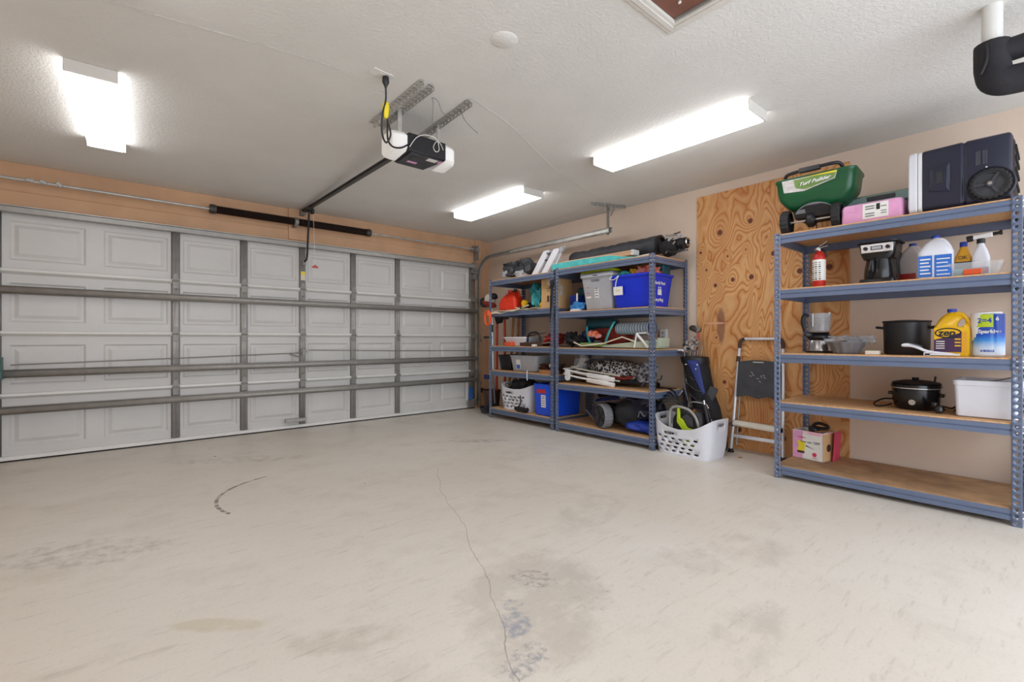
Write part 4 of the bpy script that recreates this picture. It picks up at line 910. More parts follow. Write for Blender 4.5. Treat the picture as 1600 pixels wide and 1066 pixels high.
for k, (a, b) in enumerate((((-.28, .0, .012), (.0, .0, .026)), ((-.26, .03, .012), (.0, .03, .022)))):
    o = tag(put('chair_tube', G().cyl(a, b, .011, n=12), 'off_white'), ('front' if k == 0 else 'rear')+' pale round tube beside steel chair legs on top shelf', 'tube', 'pale tubes on the top shelf'); place(o, (3.97, 2.56, Z5))

# folded white bracket legs standing where the two racks meet
Za = TA[4]+.002
sh = thing('folding_sawhorse', 'white folding table legs leaning on the top shelf of the corner unit', 'folding legs', (4.04, 4.085, Za), -PI/2)
for x in (0, .17):
    g = G(); g.loft([[(x-.24, -.045, 0), (x-.125, -.045, 0), (x-.125, .02, 0), (x-.24, .02, 0)], [(x-.07, .0, .28), (x+.045, .0, .28), (x+.045, .06, .28), (x-.07, .06, .28)], [(x-.05, .005, .305), (x+.03, .005, .305), (x+.03, .05, .305), (x-.05, .05, .305)]])
    put('leg', g, 'white_plastic', sh, bev=.008)
for z, x in ((.09, -.08), (.17, -.02), (.24, .03)): put('brace', G().tube([(x-.06, .0, z), (x, .03, z+.05), (x+.05, .0, z+.02)], .006), 'steel', sh); put('brace_joint', G().cyl((x, -.01, z+.02), (x, .03, z+.02), .016), 'mid_grey', sh)
put('cross_bar', G().cyl((-.02, .06, .28), (.20, .06, .285), .014), 'white_plastic', sh)
put('side_panel', G().loft([[(.06, .0, 0), (.10, .0, 0), (.10, .02, 0), (.06, .02, 0)], [(.235, .05, .32), (.26, .05, .33), (.26, .07, .33), (.235, .07, .32)]]), 'white', sh)
put('foot_cap', G().cyl((.25, .0, .28), (.25, .03, .28), .035, n=18).cyl((.255, -.004, .28), (.255, 0, .28), .024, n=14), 'light_grey', sh)
bg = thing('soft_bag', 'grey and black slumped drawstring bag, left end of the corner unit top', 'bag', (4.06, 4.73, Za+.016), -PI/2)
put('bag', G().blob((0, 0, .105), (.26, .20, .21), .22, 7, 3, 4, True), 'dark_grey', bg); put('light_panel', G().blob((-.06, -.045, .06), (.12, .12, .12), .2, 7, 9, 3), 'light_grey', bg)
put('gathered_neck', G().blob((-.10, -.02, .19), (.10, .08, .06), .3, 9, 5, 3), 'black_matte', bg); put('strap', G().tube([(-.10, -.05, .21), (-.05, -.09, .20), (.03, -.09, .17), (.06, -.10, .08)], .006, 6, smooth=4), 'black', bg)
bg = thing('soft_bag', 'black and grey slumped bag beside the white folding legs', 'bag', (4.07, 4.48, Za), -PI/2)
put('bag', G().blob((0, 0, .12), (.25, .19, .24), .2, 7, 13, 4, True), 'dark_grey', bg); put('light_panel', G().blob((-.02, -.06, .05), (.20, .12, .10), .2, 7, 19, 3), 'light_grey', bg)
put('strap', G().tube([(-.08, -.08, .17), (-.02, -.10, .20), (.05, -.09, .16), (.07, -.10, .08), (.11, -.08, .05)], .008, 6, smooth=4), 'black_matte', bg)

# ------------------------------------------------------------------ RACK B, second from top
cr_ = thing('plastic_crate', 'small dark blue lattice crate left of the grey bin', 'crate', (4.10, 3.62, Z4), -PI/2)
g = bin_mesh(.11, .16, .12, .17, .19, .012, .003, .003, .01)
put('crate', g, 'royal', cr_)
g = G()
for i in range(5):
    for j in range(8): g.box((-.045+i*.022, -.0845, .02+j*.02), (.012, .003, .010), (0, .78, 0))
put('lattice', g, 'blue_dark', cr_)
gt = tag(put('garden_gloves', G().blob((0, 0, .05), (.16, .12, .10), .35, 9, 21, 3), 'teal_dark'), 'dark teal cloth heaped on the blue lattice crate', 'cloth'); place(gt, (4.12, 3.53, Z4+.175))
sb2 = thing('dustpan_brush', 'small blue brush with pale wooden handle before the crate', 'brush', (3.955, 3.50, Z4), -PI/2)
put('brush_head', G().blob((0, 0, .05), (.17, .09, .10), .3, 10, 31, 3), 'blue_sky', sb2); put('bristle_block', G().box((0, -.03, .012), (.13, .05, .022)), 'white', sb2, bev=.003)
put('handle', G().tube([(.005, -.02, .07), (-.005, -.005, .15), (-.01, .0, .20)], .010, 8), 'off_white', sb2); put('collar', G().cyl((.003, -.02, .075), (.0, -.015, .10), .014), 'cream', sb2)
gb = thing('grey_tote', 'grey plastic storage tote with paper labels under a yellow item', 'storage tote', (4.10, 3.19, Z4), -PI/2)
put('tote', bin_mesh(.34, .34, .41, .42, .375, .025, .004, .016, .028), 'light_grey', gb)
put('lid', G().loft([rr(.44, .45, .03, .376), rr(.445, .455, .03, .386), rr(.42, .43, .03, .394)]), 'mid_grey', gb)
g = G(); g.loft([[(-.065, -.212, .30), (.045, -.212, .30), (.045, -.20, .30), (-.065, -.20, .30)], [(-.065, -.215, .325), (.045, -.215, .325), (.045, -.20, .325), (-.065, -.20, .325)]]); put('handle_hood', g, 'mid_grey', gb, bev=.003)
put('recess', G().loft([[(-.05, -.174, .01), (.03, -.174, .01), (.03, -.168, .01), (-.05, -.168, .01)], [(-.06, -.207, .30), (.04, -.207, .30), (.04, -.20, .30), (-.06, -.20, .30)]]), 'light_grey', gb)
def tilt_label(t, nm, x0, x1, z0, z1, f, m): return put(nm, G().loft([[(x0, f(z0)-.001, z0), (x1, f(z0)-.001, z0), (x1, f(z0)+.002, z0), (x0, f(z0)+.002, z0)], [(x0, f(z1)-.001, z1), (x1, f(z1)-.001, z1), (x1, f(z1)+.002, z1), (x0, f(z1)+.002, z1)]]), m, t)
fy = lambda z: -.170-.035*z/.35
tilt_label(gb, 'label', -.155, -.095, .215, .285, fy, 'paper'); tilt_label(gb, 'label', -.15, -.085, .13, .205, fy, 'paper'); tilt_label(gb, 'label', -.03, .025, .13, .24, lambda z: fy(z)-.005, 'paper')
for z in (.145, .175, .20, .22): tilt_label(gb, 'barcode', -.022, .017, z, z+.010, lambda z: fy(z)-.007, 'mid_grey')
for z in (.15, .18, .24, .265): tilt_label(gb, 'print_line', -.145, -.10, z, z+.006, lambda z: fy(z)-.002, 'pink_red')
put('logo_mark', G().box((0.0, -.228, .363), (.06, .002, .008)), 'ink', gb)
yl = tag(put('pool_float', G().tube([(-.24, -.05, .02), (-.22, -.14, .012), (-.05, -.15, .022), (.12, -.15, .022), (.2, -.06, .02), (.1, .06, .018), (-.15, .06, .018)], .016, 8, smooth=5, closed=True).box((0, -.05, .012), (.36, .18, .012)), 'green_yel'), 'yellow-green float folded over the lid of grey tote', 'float'); place(yl, (4.09, 3.21, Z4+.396))
rb = thing('recycling_bin', 'bright blue recycling bin with white lettering on its side, heaped with toys', 'recycling bin', (4.095, 2.765, Z4), -PI/2+.02)
put('bin', bin_mesh(.40, .34, .46, .42, .33, .03, .004, .014, .022), 'blue', rb)
o = text('lettering', 'North Port', .043, (.2265, -.04, .235), 'white', rb, rot=(PI/2, 0, PI/2), bold=.001); o.rotation_euler = (PI/2+.08, 0, PI/2)
o = text('lettering', 'Recycling', .043, (.214, -.04, .075), 'white', rb, rot=(PI/2, 0, PI/2), bold=.001); o.rotation_euler = (PI/2+.08, 0, PI/2)
g = G()
for y in (-.012, .022): g.lathe([(0, -.0006), (.010, -.0006), (.010, .0006), (0, .0006)], (.2235, y-.04, .192), 12, 'X'); g.prism([(y-.058, .12), (y-.022, .12), (y-.028, .178), (y-.052, .178)], 'X', .2205, .2235)
put('figures_mark', g, 'white', rb)
put('tag', G().box((-.135, -.215, .175), (.11, .003, .085), (.08, 0, 0)), 'paper', rb); put('tag_print', G().box((-.135, -.218, .18), (.05, .002, .02), (.08, 0, 0)), 'cream', rb)
put('tag_string', G().tube([(-.20, -.225, .33), (-.22, -.235, .30), (-.17, -.235, .29), (-.12, -.228, .325), (-.145, -.228, .28), (-.165, -.22, .215)], .0045, 6, smooth=5), 'white_plastic', rb)
for i, (nm, lb, m, c, d, sd) in enumerate((('toy_rope', 'teal knotted toy on the left end of the recycling bin', 'aqua', (-.13, -.08, .345), (.17, .14, .09), 1), ('toy_duck', 'small yellow toy between the teal and orange ones in recycling bin', 'yellow', (-.02, -.09, .36), (.08, .08, .09), 2),
        ('toy_plush', 'orange and pink soft toy heaped in the recycling bin', 'toys', (.10, -.05, .36), (.22, .18, .10), 3), ('toy_bucket', 'dark blue toy box at the right end of the recycling bin', 'teal_dark', (.17, .09, .36), (.13, .14, .12), 4))):
    g = G(); 
    if sd == 4: g.loft([rr(.12, .13, .02, 0), rr(.13, .14, .02, .12)])
    else: g.blob((0, 0, d[2]/2), d, .35, 10, sd+40, 3)
    o = tag(put(nm, g, m), lb, 'toy', 'toys in the recycling bin'); p = Matrix.Rotation(-PI/2, 3, 'Z') @ Vector(c); o.location = Vector((4.095, 2.765, Z4-.055))+p; o.rotation_euler = (0, 0, -PI/2)

# ------------------------------------------------------------------ RACK B, middle shelf
bt = thing('tool_pouch', 'black heap of tool pouch and gloves at shelf left end', 'tool pouch', (4.02, 3.60, Z3+.03), -PI/2)
put('pouch', G().blob((-.05, 0, .07), (.13, .14, .15), .3, 9, 51, 3).blob((.05, 0, .05), (.16, .14, .10), .3, 9, 52, 3), 'black_matte', bt); put('drill_body', G().tube([(-.08, -.08, .07), (.02, -.1, .05), (.12, -.09, .03)], .02, 8), 'black', bt)
bc = thing('backpack_chair', 'folded beach backpack bundle with teal roll and aqua straps', 'backpack', (4.14, 3.27, Z3), -PI/2)
put('teal_roll', G().lathe([(0, -.20), (.05, -.20), (.062, -.18), (.060, 0), (.064, .14), (.05, .17), (0, .17)], (-.0, -.02, .265), 20, 'X'), 'teal_dark', bc)
put('navy_pack', G().blob((-.21, 0, .12), (.17, .16, .18), .2, 8, 61, 3), 'blue_dark', bc)
put('red_pack', G().blob((.10, .02, .13), (.50, .17, .22), .12, 8, 62, 3), 'red_dark', bc)
put('strap', G().sheet(8, 1, lambda u, v: (-.19+.07*u+.03*v, -.095+.03*math.sin(u*3)*-1, .24-.22*u)), 'teal_light', bc, solid=.006); put('strap', G().sheet(8, 1, lambda u, v: (.19-.12*u+.03*v, -.10-.02*math.sin(u*3), .28-.24*u)), 'aqua', bc, solid=.006)
tg_ = tag(put('plush_toy', G().blob((0, 0, .03), (.12, .08, .07), .2, 8, 71, 3).blob((.07, -.01, .01), (.07, .05, .05), .2, 8, 73, 3), 'toys'), 'small orange patterned toy tucked in the red bundle', 'toy'); place(tg_, (3.995, 3.31, Z3+.12))
tr_ = thing('towel_roll', 'rolled grey and blue striped beach towel seen end on', 'towel', (4.10, 2.84, Z3+.205), -PI/2)
put('towel', G().lathe([(.02, -.22), (.06, -.215), (.066, -.15), (.068, 0), (.072, .15), (.074, .19), (.070, .20), (.03, .19)], (0, 0, 0), 24, 'X'), 'striped', tr_)
put('rolled_end', G().tube([(.198, r*math.cos(a), r*math.sin(a)) for r, a in [(.014+.0055*i*.5, i*.6) for i in range(19)]], .005, 6), 'plaid', tr_); put('binding', G().lathe([(.068, .188), (.078, .192), (.078, .20), (.066, .203)], (0, 0, 0), 24, 'X', cap=False), 'blue_dark', tr_)
kn = thing('garden_kneeler', 'folded green cushion with pale yellow tubes at the shelf front', 'kneeler', (3.91, 3.25, Z3), -PI/2)
put('cushion', G().bb(-.17, .12, -.02, .10, .015, .055), 'green_mid', kn, bev=.01); put('tube', G().tube([(-.24, -.03, .06), (-.12, -.035, .02), (-.02, -.035, .03), (.16, -.03, .05)], .008, 8), 'cream', kn); put('clip', G().box((.05, .02, .065), (.06, .05, .03)), 'dark_grey', kn, bev=.004)
fc = thing('folding_stool', 'folded beige canvas stool with white tube frame at the shelf front', 'folding stool', (3.965, 2.81, Z3), -PI/2)
put('canvas', G().loft([[(-.32, -.06, .01), (.36, -.06, .01), (.36, .1, .01), (-.32, .1, .01)], [(-.30, -.055, .03), (.0, -.055, .095), (.36, -.055, .085), (.36, .1, .085)][:1]+[(0.36, -.055, .095), (.36, .1, .095), (-.30, .1, .04)]]), 'green_grey', fc)
put('frame_tube', G().tube([(-.34, -.065, .035), (-.05, -.068, .115), (.10, -.07, .07)], .007, 8), 'cream', fc)
put('frame_tube', G().tube([(.09, -.065, .01), (.12, -.065, .15), (.23, -.065, .155)], .009, 8), 'white', fc); put('frame_tube', G().tube([(.12, -.07, .145), (.20, -.072, .07), (.25, -.072, .01)], .013, 8), 'white', fc)
put('frame_tube', G().tube([(.23, -.06, .155), (.30, -.06, .10), (.37, -.05, .04)], .009, 8), 'light_grey', fc); put('end_block', G().bb(.34, .375, -.06, .10, .02, .105), 'green_grey', fc, bev=.004)
cw = thing('coiled_rope', 'flat coil of lime and blue rope at the shelf right end', 'rope', (4.06, 2.60, Z3), -PI/2)
put('outer_coil', G().tube([((.085)*math.cos(a), .10*math.sin(a), .014) for a in [2*PI*i/24 for i in range(24)]], .013, 8, closed=True).tube([(.08*math.cos(a), .095*math.sin(a), .036) for a in [2*PI*i/24 for i in range(24)]], .011, 8, closed=True), 'green_yel', cw)
put('inner_coil', G().tube([((.06)*math.cos(a), .07*math.sin(a), .04+.01*math.sin(2*a)) for a in [2*PI*i/24 for i in range(24)]], .012, 8, closed=True), 'blue_sky', cw)

# ------------------------------------------------------------------ RACK B, second from bottom
pw = thing('wrapped_item', 'grey and white plastic-wrapped item behind the racks junction', 'wrapped item', (4.16, 3.60, Z2+.016), -PI/2)
put('wrap', G().blob((-.02, 0, .20), (.17, .16, .24), .18, 8, 81, 3), 'smoke', pw); put('core', G().box((-.01, 0, .18), (.07, .1, .20), (0, .5, 0)), 'white', pw, bev=.01); put('base', G().blob((0, .0, .06), (.20, .18, .12), .2, 8, 84, 3), 'brown', pw)
pw = thing('plastic_bag', 'smoky crumpled plastic bag behind the folded white chairs', 'plastic bag', (4.33, 3.45, Z2+.034), -PI/2)
put('bag', G().blob((0, 0, .15), (.34, .2, .30), .25, 9, 87, 3), 'smoke', pw)
def folded_chair(z, x, lb, w):
    t = thing('folding_chair', lb, 'folding chair', (3.95, x, z), -PI/2, 'folded white beach chairs')
    put('armrest', G().loft([rr(.36, .035, .016, 0, cx=.18), rr(.37, .045, .02, .012, cx=.18), rr(.37, .045, .02, .038, cx=.18), rr(.35, .035, .016, .046, cx=.18)]), 'white', t).rotation_euler = (0, .09, 0)
    put('rail', G().tube([(-.32, .12, .075), (-.33, .02, .07), (-.30, -.03, .068), (-.05, -.02, .035), (.30, -.01, .02)], .011, 8, smooth=4), 'white', t)
    put('rail', G().tube([(-.24, .16, .10), (-.26, .06, .095), (-.22, .02, .092), (.02, .03, .06), (.40, .04, .03)], .010, 8, smooth=4), 'off_white', t)
    put('hinge', G().lathe([(0, -.01), (.036, -.01), (.04, 0), (.036, .01), (0, .01)], (-.26, -.03, .035), 18, 'Y'), 'white', t)
    return t
folded_chair(Z2+.030, 3.36, 'folded white beach chair with striped arm, lower of the two stacked', 1)
folded_chair(Z2+.085, 3.36, 'folded white beach chair with patterned fabric, upper of the two stacked', 1)
ff = thing('patterned_seat', 'bundled black and white patterned chair fabric behind the white armrests', 'fabric bundle', (4.17, 3.07, Z2+.030), -PI/2)
put('fabric', G().blob((0, 0, .13), (.70, .28, .20), .16, 8, 91, 4, False, (0, .08, 0)), 'floral', ff); put('loop_tube', G().tube([(-.45, -.05, .20), (-.3, -.09, .235), (-.05, -.05, .245), (.15, .0, .20)], .008, 8, smooth=4), 'dark_grey', ff)
put('red_edge', G().tube([(.02, -.17, .07), (.16, -.17, .06), (.25, -.16, .08)], .016, 8), 'red_dark', ff); put('under_pad', G().bb(-.2, .30, -.14, .13, .003, .05), 'black_matte', ff, bev=.02)
put('gathered_end', G().blob((.30, 0, .12), (.18, .24, .20), .3, 9, 93, 3), 'plaid', ff)
fr = thing('fishing_rod', 'black fishing rod and reel lying across the shelf', 'fishing rod', (4.08, 2.62, Z2), -PI/2)
put('rod', G().cyl((-.02, .06, .012), (.19, .10, .012), .010, .006, n=10), 'black', fr); put('reel', G().blob((.03, .0, .045), (.06, .06, .06), .1, 5, 95, 3).cyl((-.005, -.0, .045), (.06, -.0, .045), .024), 'black_gloss', fr)
put('crank', G().tube([(.05, -.03, .05), (.07, -.04, .10), (.11, -.045, .105), (.115, -.045, .12)], .005, 6).cyl((.113, -.045, .108), (.118, -.045, .145), .008), 'black', fr)

# ------------------------------------------------------------------ RACK B, bottom
mw = thing('reel_mower', 'push mower with knobbly grey wheel and steel handle tubes', 'lawn mower', (4.10, 3.02, Z1), -PI/2-.35)
tg, hg = tread_wheel(.128, .10, 20, 6)
w_ = put('wheel', tg, 'mid_grey', mw, ang=25); w_.location = (-.03, -.20, .128); w_.rotation_euler = (0, 0, PI/2)
hb = G(); hb.lathe([(0, -.048), (.112, -.048), (.114, -.03), (.114, .03), (0, .03)], n=36, axis='X'); put('hub', hb, 'dark_grey', w_)
g = G()
for i in range(5):
    a = 2*PI*i/5; g.box((.052, .055*math.cos(a), .055*math.sin(a)), (.010, .095, .03), (a, 0, 0))
g.lathe([(.100, .048), (.112, .05), (.112, .056), (.100, .056)], n=36, axis='X', cap=False); g.cyl((.048, 0, 0), (.064, 0, 0), .022)
hp_ = put('hub_spokes', g, 'black', w_); hp_.scale = (-1, 1, 1); put('hub_bolt', G().cyl((-.064, 0, 0), (-.068, 0, 0), .006), 'steel', w_)
put('deck', G().blob((.14, .02, .17), (.34, .34, .26), .1, 5, 97, 3), 'black_matte', mw, )
for (p, q) in (((-.06, -.10, .17), (-.44, .02, .16)), ((-.06, -.13, .13), (-.38, -.02, .11)), ((-.08, -.22, .02), (-.46, -.16, .125)), ((-.06, .06, .16), (-.40, .14, .19))): put('handle_tube', G().cyl(p, q, .009, n=10), 'tube_grey', mw)
put('handle_knob', G().box((-.44, .0, .16), (.06, .07, .05)).box((-.38, .02, .155), (.03, .05, .04)), 'black', mw, bev=.01)
sv = thing('silver_bag', 'silver and navy folded bag lying over the mower', 'bag', (4.28, 3.16, Z1), -PI/2-.1)
put('bag', G().loft([[(-.32, -.12, .20), (.20, -.12, .30), (.20, .10, .32), (-.32, .10, .22)], [(-.30, -.10, .25), (.20, -.10, .37), (.18, .10, .38), (-.30, .10, .27)]]), 'light_grey', sv, bev=.015); put('navy_panel', G().loft([[(-.28, -.123, .215), (.10, -.123, .285), (.10, -.119, .285), (-.28, -.119, .215)], [(-.27, -.105, .25), (.06, -.105, .33), (.06, -.1, .335), (-.27, -.1, .25)]]), 'blue_dark', sv)
put('handle', G().blob((-.22, 0, .30), (.14, .12, .10), .3, 8, 99, 3), 'black_matte', sv); put('pile', G().bb(-.28, .16, -.08, .10, .002, .2), 'black_matte', sv, bev=.03)
tp = thing('tarp_bundle', 'bright blue tarp bundle at the right end of the bottom shelf', 'tarp', (4.06, 2.70, Z1), -PI/2)
put('tarp', G().blob((0, 0, .065), (.36, .32, .13), .12, 7, 101, 3, True), 'royal', tp)
tp = thing('tarp_bundle', 'black and navy bag piled on the bright blue tarp bundle', 'bag', (4.10, 2.74, Z1+.12), -PI/2)
put('bag', G().blob((0, 0, .11), (.40, .30, .23), .18, 7, 103, 3), 'blue_navy', tp); put('strap', G().tube([(.02, -.13, .04), (.06, -.155, .10), (.10, -.15, .06), (.14, -.14, .10)], .008, 6, smooth=4), 'mid_grey', tp)

# ================================================================== RACK A
Z1, Z2, Z3, Z4, Z5 = [z+.002 for z in TA]
gc = thing('gas_can', 'red plastic gas can on the corner unit shelf', 'gas can', (4.04, 4.73, Z4+.004), -PI/2+.1)
put('can', G().loft([rr(.30, .20, .03, 0), rr(.31, .21, .04, .012), rr(.31, .21, .04, .10), rr(.26, .18, .04, .165, cx=.01), rr(.15, .12, .03, .225, cx=.02), rr(.12, .09, .03, .245, cx=.02)]), 'gas_red', gc)
put('cap', G().lathe([(0, .225), (.032, .225), (.034, .262), (.026, .272), (0, .272)], (-.015, -.01, 0), 18), 'gas_red', gc); put('handle', G().tube([(.03, 0, .235), (.08, 0, .262), (.12, 0, .24), (.14, 0, .17)], .016, 8, smooth=4), 'gas_red', gc)
put('spout', G().cyl((.04, -.02, .245), (.10, -.03, .262), .018).lathe([(0, .0), (.02, 0), (.02, .03), (0, .03)], (.09, -.03, .25), 12), 'black', gc); put('badge', G().box((-.035, -.062, .225), (.05, .004, .022), (-.6, 0, 0)), 'pink', gc); put('rib', G().prism([(-.13, .02), (.02, .02), (-.02, .15), (-.06, .18), (-.1, .14)], 'Y', -.112, -.104), 'gas_red', gc, bev=.004)
cth = tag(put('cloth', G().sheet(40, 6, lambda u, v: (-.06+1.0*u, -.03-.01*math.sin(u*14)*(1-v)+.12*v*(1 if v > .3 else .7), (.004 if v > .35 else .004-.05*(1-v/.35)*(.5+.5*math.cos(u*3.2)+.12*math.sin(u*25))))), 'cream', solid=.004), 'cream cloth spread along the shelf edge under the red gas can', 'cloth'); place(cth, (FX+.02, 4.965, Z4))
rk = thing('hand_rake', 'thin steel tines of a hand rake behind the yellow-green tool', 'rake', (4.15, 4.66, Z4), -PI/2)
for i in range(5): put('tine', G().tube([(0, 0, .04), (-.06+i*.03, 0, .13), (-.08+i*.04, -.02, .17)], .003, 6, smooth=4), 'tube_grey', rk)
put('socket', G().cyl((0, 0, .0), (0, 0, .05), .010), 'dark_grey', rk)
yt = thing('pruning_shears', 'pruning shears with pale yellow-green handles beside gas can', 'shears', (3.98, 4.47, Z4+.006), -PI/2)
put('handle', G().tube([(-.14, 0, .04), (-.05, 0, .015), (.03, 0, .03), (.13, 0, .05)], .010, 8, smooth=4), 'cream', yt); put('handle', G().tube([(-.12, .02, .012), (-.03, .02, .035), (.04, .02, .015), (.10, .02, .012)], .010, 8, smooth=4), 'green_mid', yt); put('pivot', G().cyl((-.005, -.01, .025), (-.005, .03, .025), .02), 'dark_grey', yt)
dk = tag(put('tool_heap', G().blob((0, 0, .035), (.22, .14, .08), .35, 10, 111, 3), 'black_matte'), 'small dark heap of tool pouch under the yellow tape roll', 'pouch'); place(dk, (4.10, 4.40, Z4+.02))
yr = thing('tape_roll', 'yellow roll of tape standing on edge near teal gloves', 'tape roll', (3.99, 4.425, Z4+.085), -PI/2)
put('roll', G().lathe([(.015, -.02), (.04, -.02), (.042, 0), (.04, .02), (.015, .02)], n=24, axis='Y'), 'yellow', yr); put('core', G().lathe([(0, -.018), (.015, -.018), (.015, .018), (0, .018)], n=16, axis='Y'), 'mid_grey', yr)
gl = thing('garden_gloves', 'teal gloves stuffed upright between the yellow tape and the carton', 'gloves', (4.08, 4.28, Z4+.044), -PI/2)
put('glove', G().blob((-.03, 0, .20), (.12, .10, .18), .35, 10, 121, 3), 'teal', gl); put('glove', G().blob((.03, 0, .10), (.14, .12, .22), .3, 10, 123, 3), 'teal_light', gl)
put('cuff', G().blob((-.02, -.05, .09), (.06, .04, .16), .2, 8, 124, 2), 'aqua', gl)
yb = tag(put('ball', G().lathe([(0, 0), (.03, .008), (.043, .04), (.03, .075), (0, .085)], n=16), 'yellow'), 'yellow ball peeking out left of the cardboard box', 'ball'); place(yb, (4.0, 4.105, Z4))
cx = thing('cardboard_box', 'tall tan cardboard box with printed symbols next to racks junction', 'carton', (4.06, 3.94, Z4), -PI/2)
put('box', G().bb(-.125, .12, -.12, .15, 0, .345), 'cardboard_light', cx, bev=.002)
put('tape', G().bb(-.03, .10, -.1215, -.12, .27, .345), 'paper_grey', cx)
for (x, z, w, h) in ((-.01, .11, .03, .07), (.03, .11, .02, .07), (0, .225, .07, .006), (0, .20, .05, .006), (.0, .075, .10, .004), (.02, .24, .03, .02)): lab(cx, 'print', x-w/2, x+w/2, z-h/2, z+h/2, -.121, 'brown')
put('side_label', G().bb(.12, .121, -.05, -.01, .14, .26), 'paper_grey', cx)
sw = thing('pruning_saw', 'black pruning saw hanging point-down where two racks meet', 'saw', (FX-.03, 3.765, 1.68), -PI/2)
put('grip', G().blob((0, 0, 0), (.05, .03, .09), .1, 6, 131, 3), 'black', sw); put('blade', G().loft([[(-.018, -.002, -.03), (.014, -.002, -.03), (.014, .002, -.03), (-.018, .002, -.03)], [(-.03, -.002, -.25), (.002, -.002, -.25), (.002, .002, -.25), (-.03, .002, -.25)], [(-.030, -.002, -.45), (-.026, -.002, -.45), (-.026, .002, -.45), (-.030, .002, -.45)]]), 'black_matte', sw)

tm = thing('string_trimmer', 'string trimmer with red and white engine hanging beside the corner unit', 'string trimmer', (4.0, 5.14, 0), -PI/2)
put('engine', G().blob((.0, 0, 1.60), (.16, .15, .14), .1, 6, 141, 3), 'off_white', tm); put('shroud', G().blob((.0, -.02, 1.53), (.26, .14, .08), .1, 6, 143, 3, False, (0, .35, 0)), 'red_dark', tm)
put('starter', G().lathe([(0, -.04), (.06, -.04), (.07, -.02), (.07, .02), (0, .04)], (-.13, 0, 1.56), 20, 'Y'), 'black', tm); put('muffler', G().blob((.11, -.02, 1.63), (.08, .09, .08), .1, 6, 145, 3), 'black', tm)
put('tank', G().blob((-.07, 0, 1.64), (.08, .08, .05), .1, 6, 146, 2), 'brown_red', tm)
put('shaft', G().cyl((.07, -.03, 1.48), (.075, -.01, .55), .012, n=12), 'alu', tm); put('grip', G().cyl((.07, -.03, 1.24), (.071, -.03, 1.14), .02, n=12).box((-.0, -.04, 1.07), (.16, .03, .03)), 'black', tm)
put('hose', G().cyl((.075, -.01, .55), (.05, .04, .16), .012), 'mid_grey', tm); put('strap', G().bb(-.08, .02, -.05, -.02, .49, .55), 'blue_dark', tm)
put('guard', G().blob((.02, .02, .10), (.24, .2, .1), .1, 5, 147, 3, True), 'black_matte', tm)
oc_ = tag(put('extension_cord', G().tube([(.055*math.cos(a)*(1+.2*math.sin(a*.37)), -.006*(i % 5)-.004, -.0+.095*math.sin(a)) for i, a in enumerate([.55*k for k in range(64)])], .008, 6), 'cord_orange'), 'coiled orange extension cord hanging from the corner shelf', 'cord'); place(oc_, (FX-.035, 4.935, 1.325))
# long handled tools standing in the corner behind the shelves
for i, (nm, lb, x0, y0, x1, y1, h, m, hd) in enumerate((
    ('shovel', 'red handled shovel standing upside down, leftmost tool behind the corner unit', 4.22, 5.28, 4.28, 5.34, 1.38, 'handle_red', 0),
    ('garden_hoe', 'second red handled tool from the left, behind the corner unit', 4.28, 5.16, 4.34, 5.24, 1.36, 'handle_red', 1),
    ('garden_rake', 'wooden handled rake slanting right behind the corner unit', 4.36, 5.20, 4.34, 5.04, 1.37, 'wood_handle', 2),
    ('pickaxe', 'second slanting wooden handled tool behind the corner unit', 4.42, 5.12, 4.42, 5.02, 1.37, 'wood_handle', 1),
    ('broom', 'thin reddish handle, rightmost of the tools behind the corner unit', 4.48, 5.01, 4.485, 5.00, 1.36, 'brown_red', 3))):
    pass
    t = thing(nm, lb, 'garden tool', (0, 0, 0), 0, 'long handled garden tools behind the corner unit')
    y0 += .0
    put('handle', G().cyl((x0 if y0 > 5 else x0, y0 if y0 > 5 else y0, .02 if y0 > 4.98 else .02), (x1, y1, h), .019, .018, n=10), m, t)
    if hd == 0: put('blade', G().loft([[(x1-.03, y1-.10, h-.10), (x1-.03, y1-.02, h-.12), (x1+.01, y1+.02, h-.12), (x1+.02, y1-.10, h-.10)], [(x1-.03, y1-.16, h+.0), (x1-.03, y1+.04, h+.0), (x1-.01, y1+.04, h), (x1+.0, y1-.16, h)]]), 'black_matte', t, bev=.004)
    elif hd == 1: put('head', G().box((x1, y1-.02, h-.01), (.03, .12, .04)), 'iron', t, bev=.004)
    elif hd == 2: put('head', G().cyl((x1, y1-.16, h), (x1, y1+.12, h), .01), 'iron', t)
# middle shelf of rack A
bs = thing('white_basket', 'shallow white plastic basket on the shelf below gas can', 'basket', (4.06, 4.53, Z3), -PI/2)
put('basket', bin_mesh(.34, .25, .42, .32, .115, .03, .004, .01, .012), 'white_plastic', bs)
bf = tag(put('cardboard_flap', G().box((0, 0, .0), (.32, .22, .006), (.1, -.12, 0)), 'brown_red', bev=.001), 'flat brown cardboard piece laid over the white basket', 'cardboard'); place(bf, (4.07, 4.38, Z3+.135))
pf = tag(put('paper_sheet', G().box((0, 0, .0), (.30, .16, .004), (.2, -.18, 0)), 'paper'), 'white paper sheet sticking up from the white basket', 'paper'); place(pf, (4.15, 4.45, Z3+.155))
og = tag(put('orange_case', G().box((0, 0, .025), (.15, .06, .05)), 'orange', bev=.008), 'small orange case at the shelf edge before white basket', 'case'); place(og, (3.90, 4.61, Z3))
dc = thing('tool_case', 'dark brown tool case with black loop handle on shelf', 'tool case', (4.0, 4.20, Z3), -PI/2)
put('case', G().bb(-.24, .16, -.08, .10, 0, .05), 'brown', dc, bev=.008); put('handle', G().tube([(-.11, -.06, .04), (-.10, -.06, .13), (-.04, -.06, .165), (.06, -.06, .165), (.10, -.06, .13), (.12, -.06, .05)], .013, 8, smooth=4), 'black', dc)
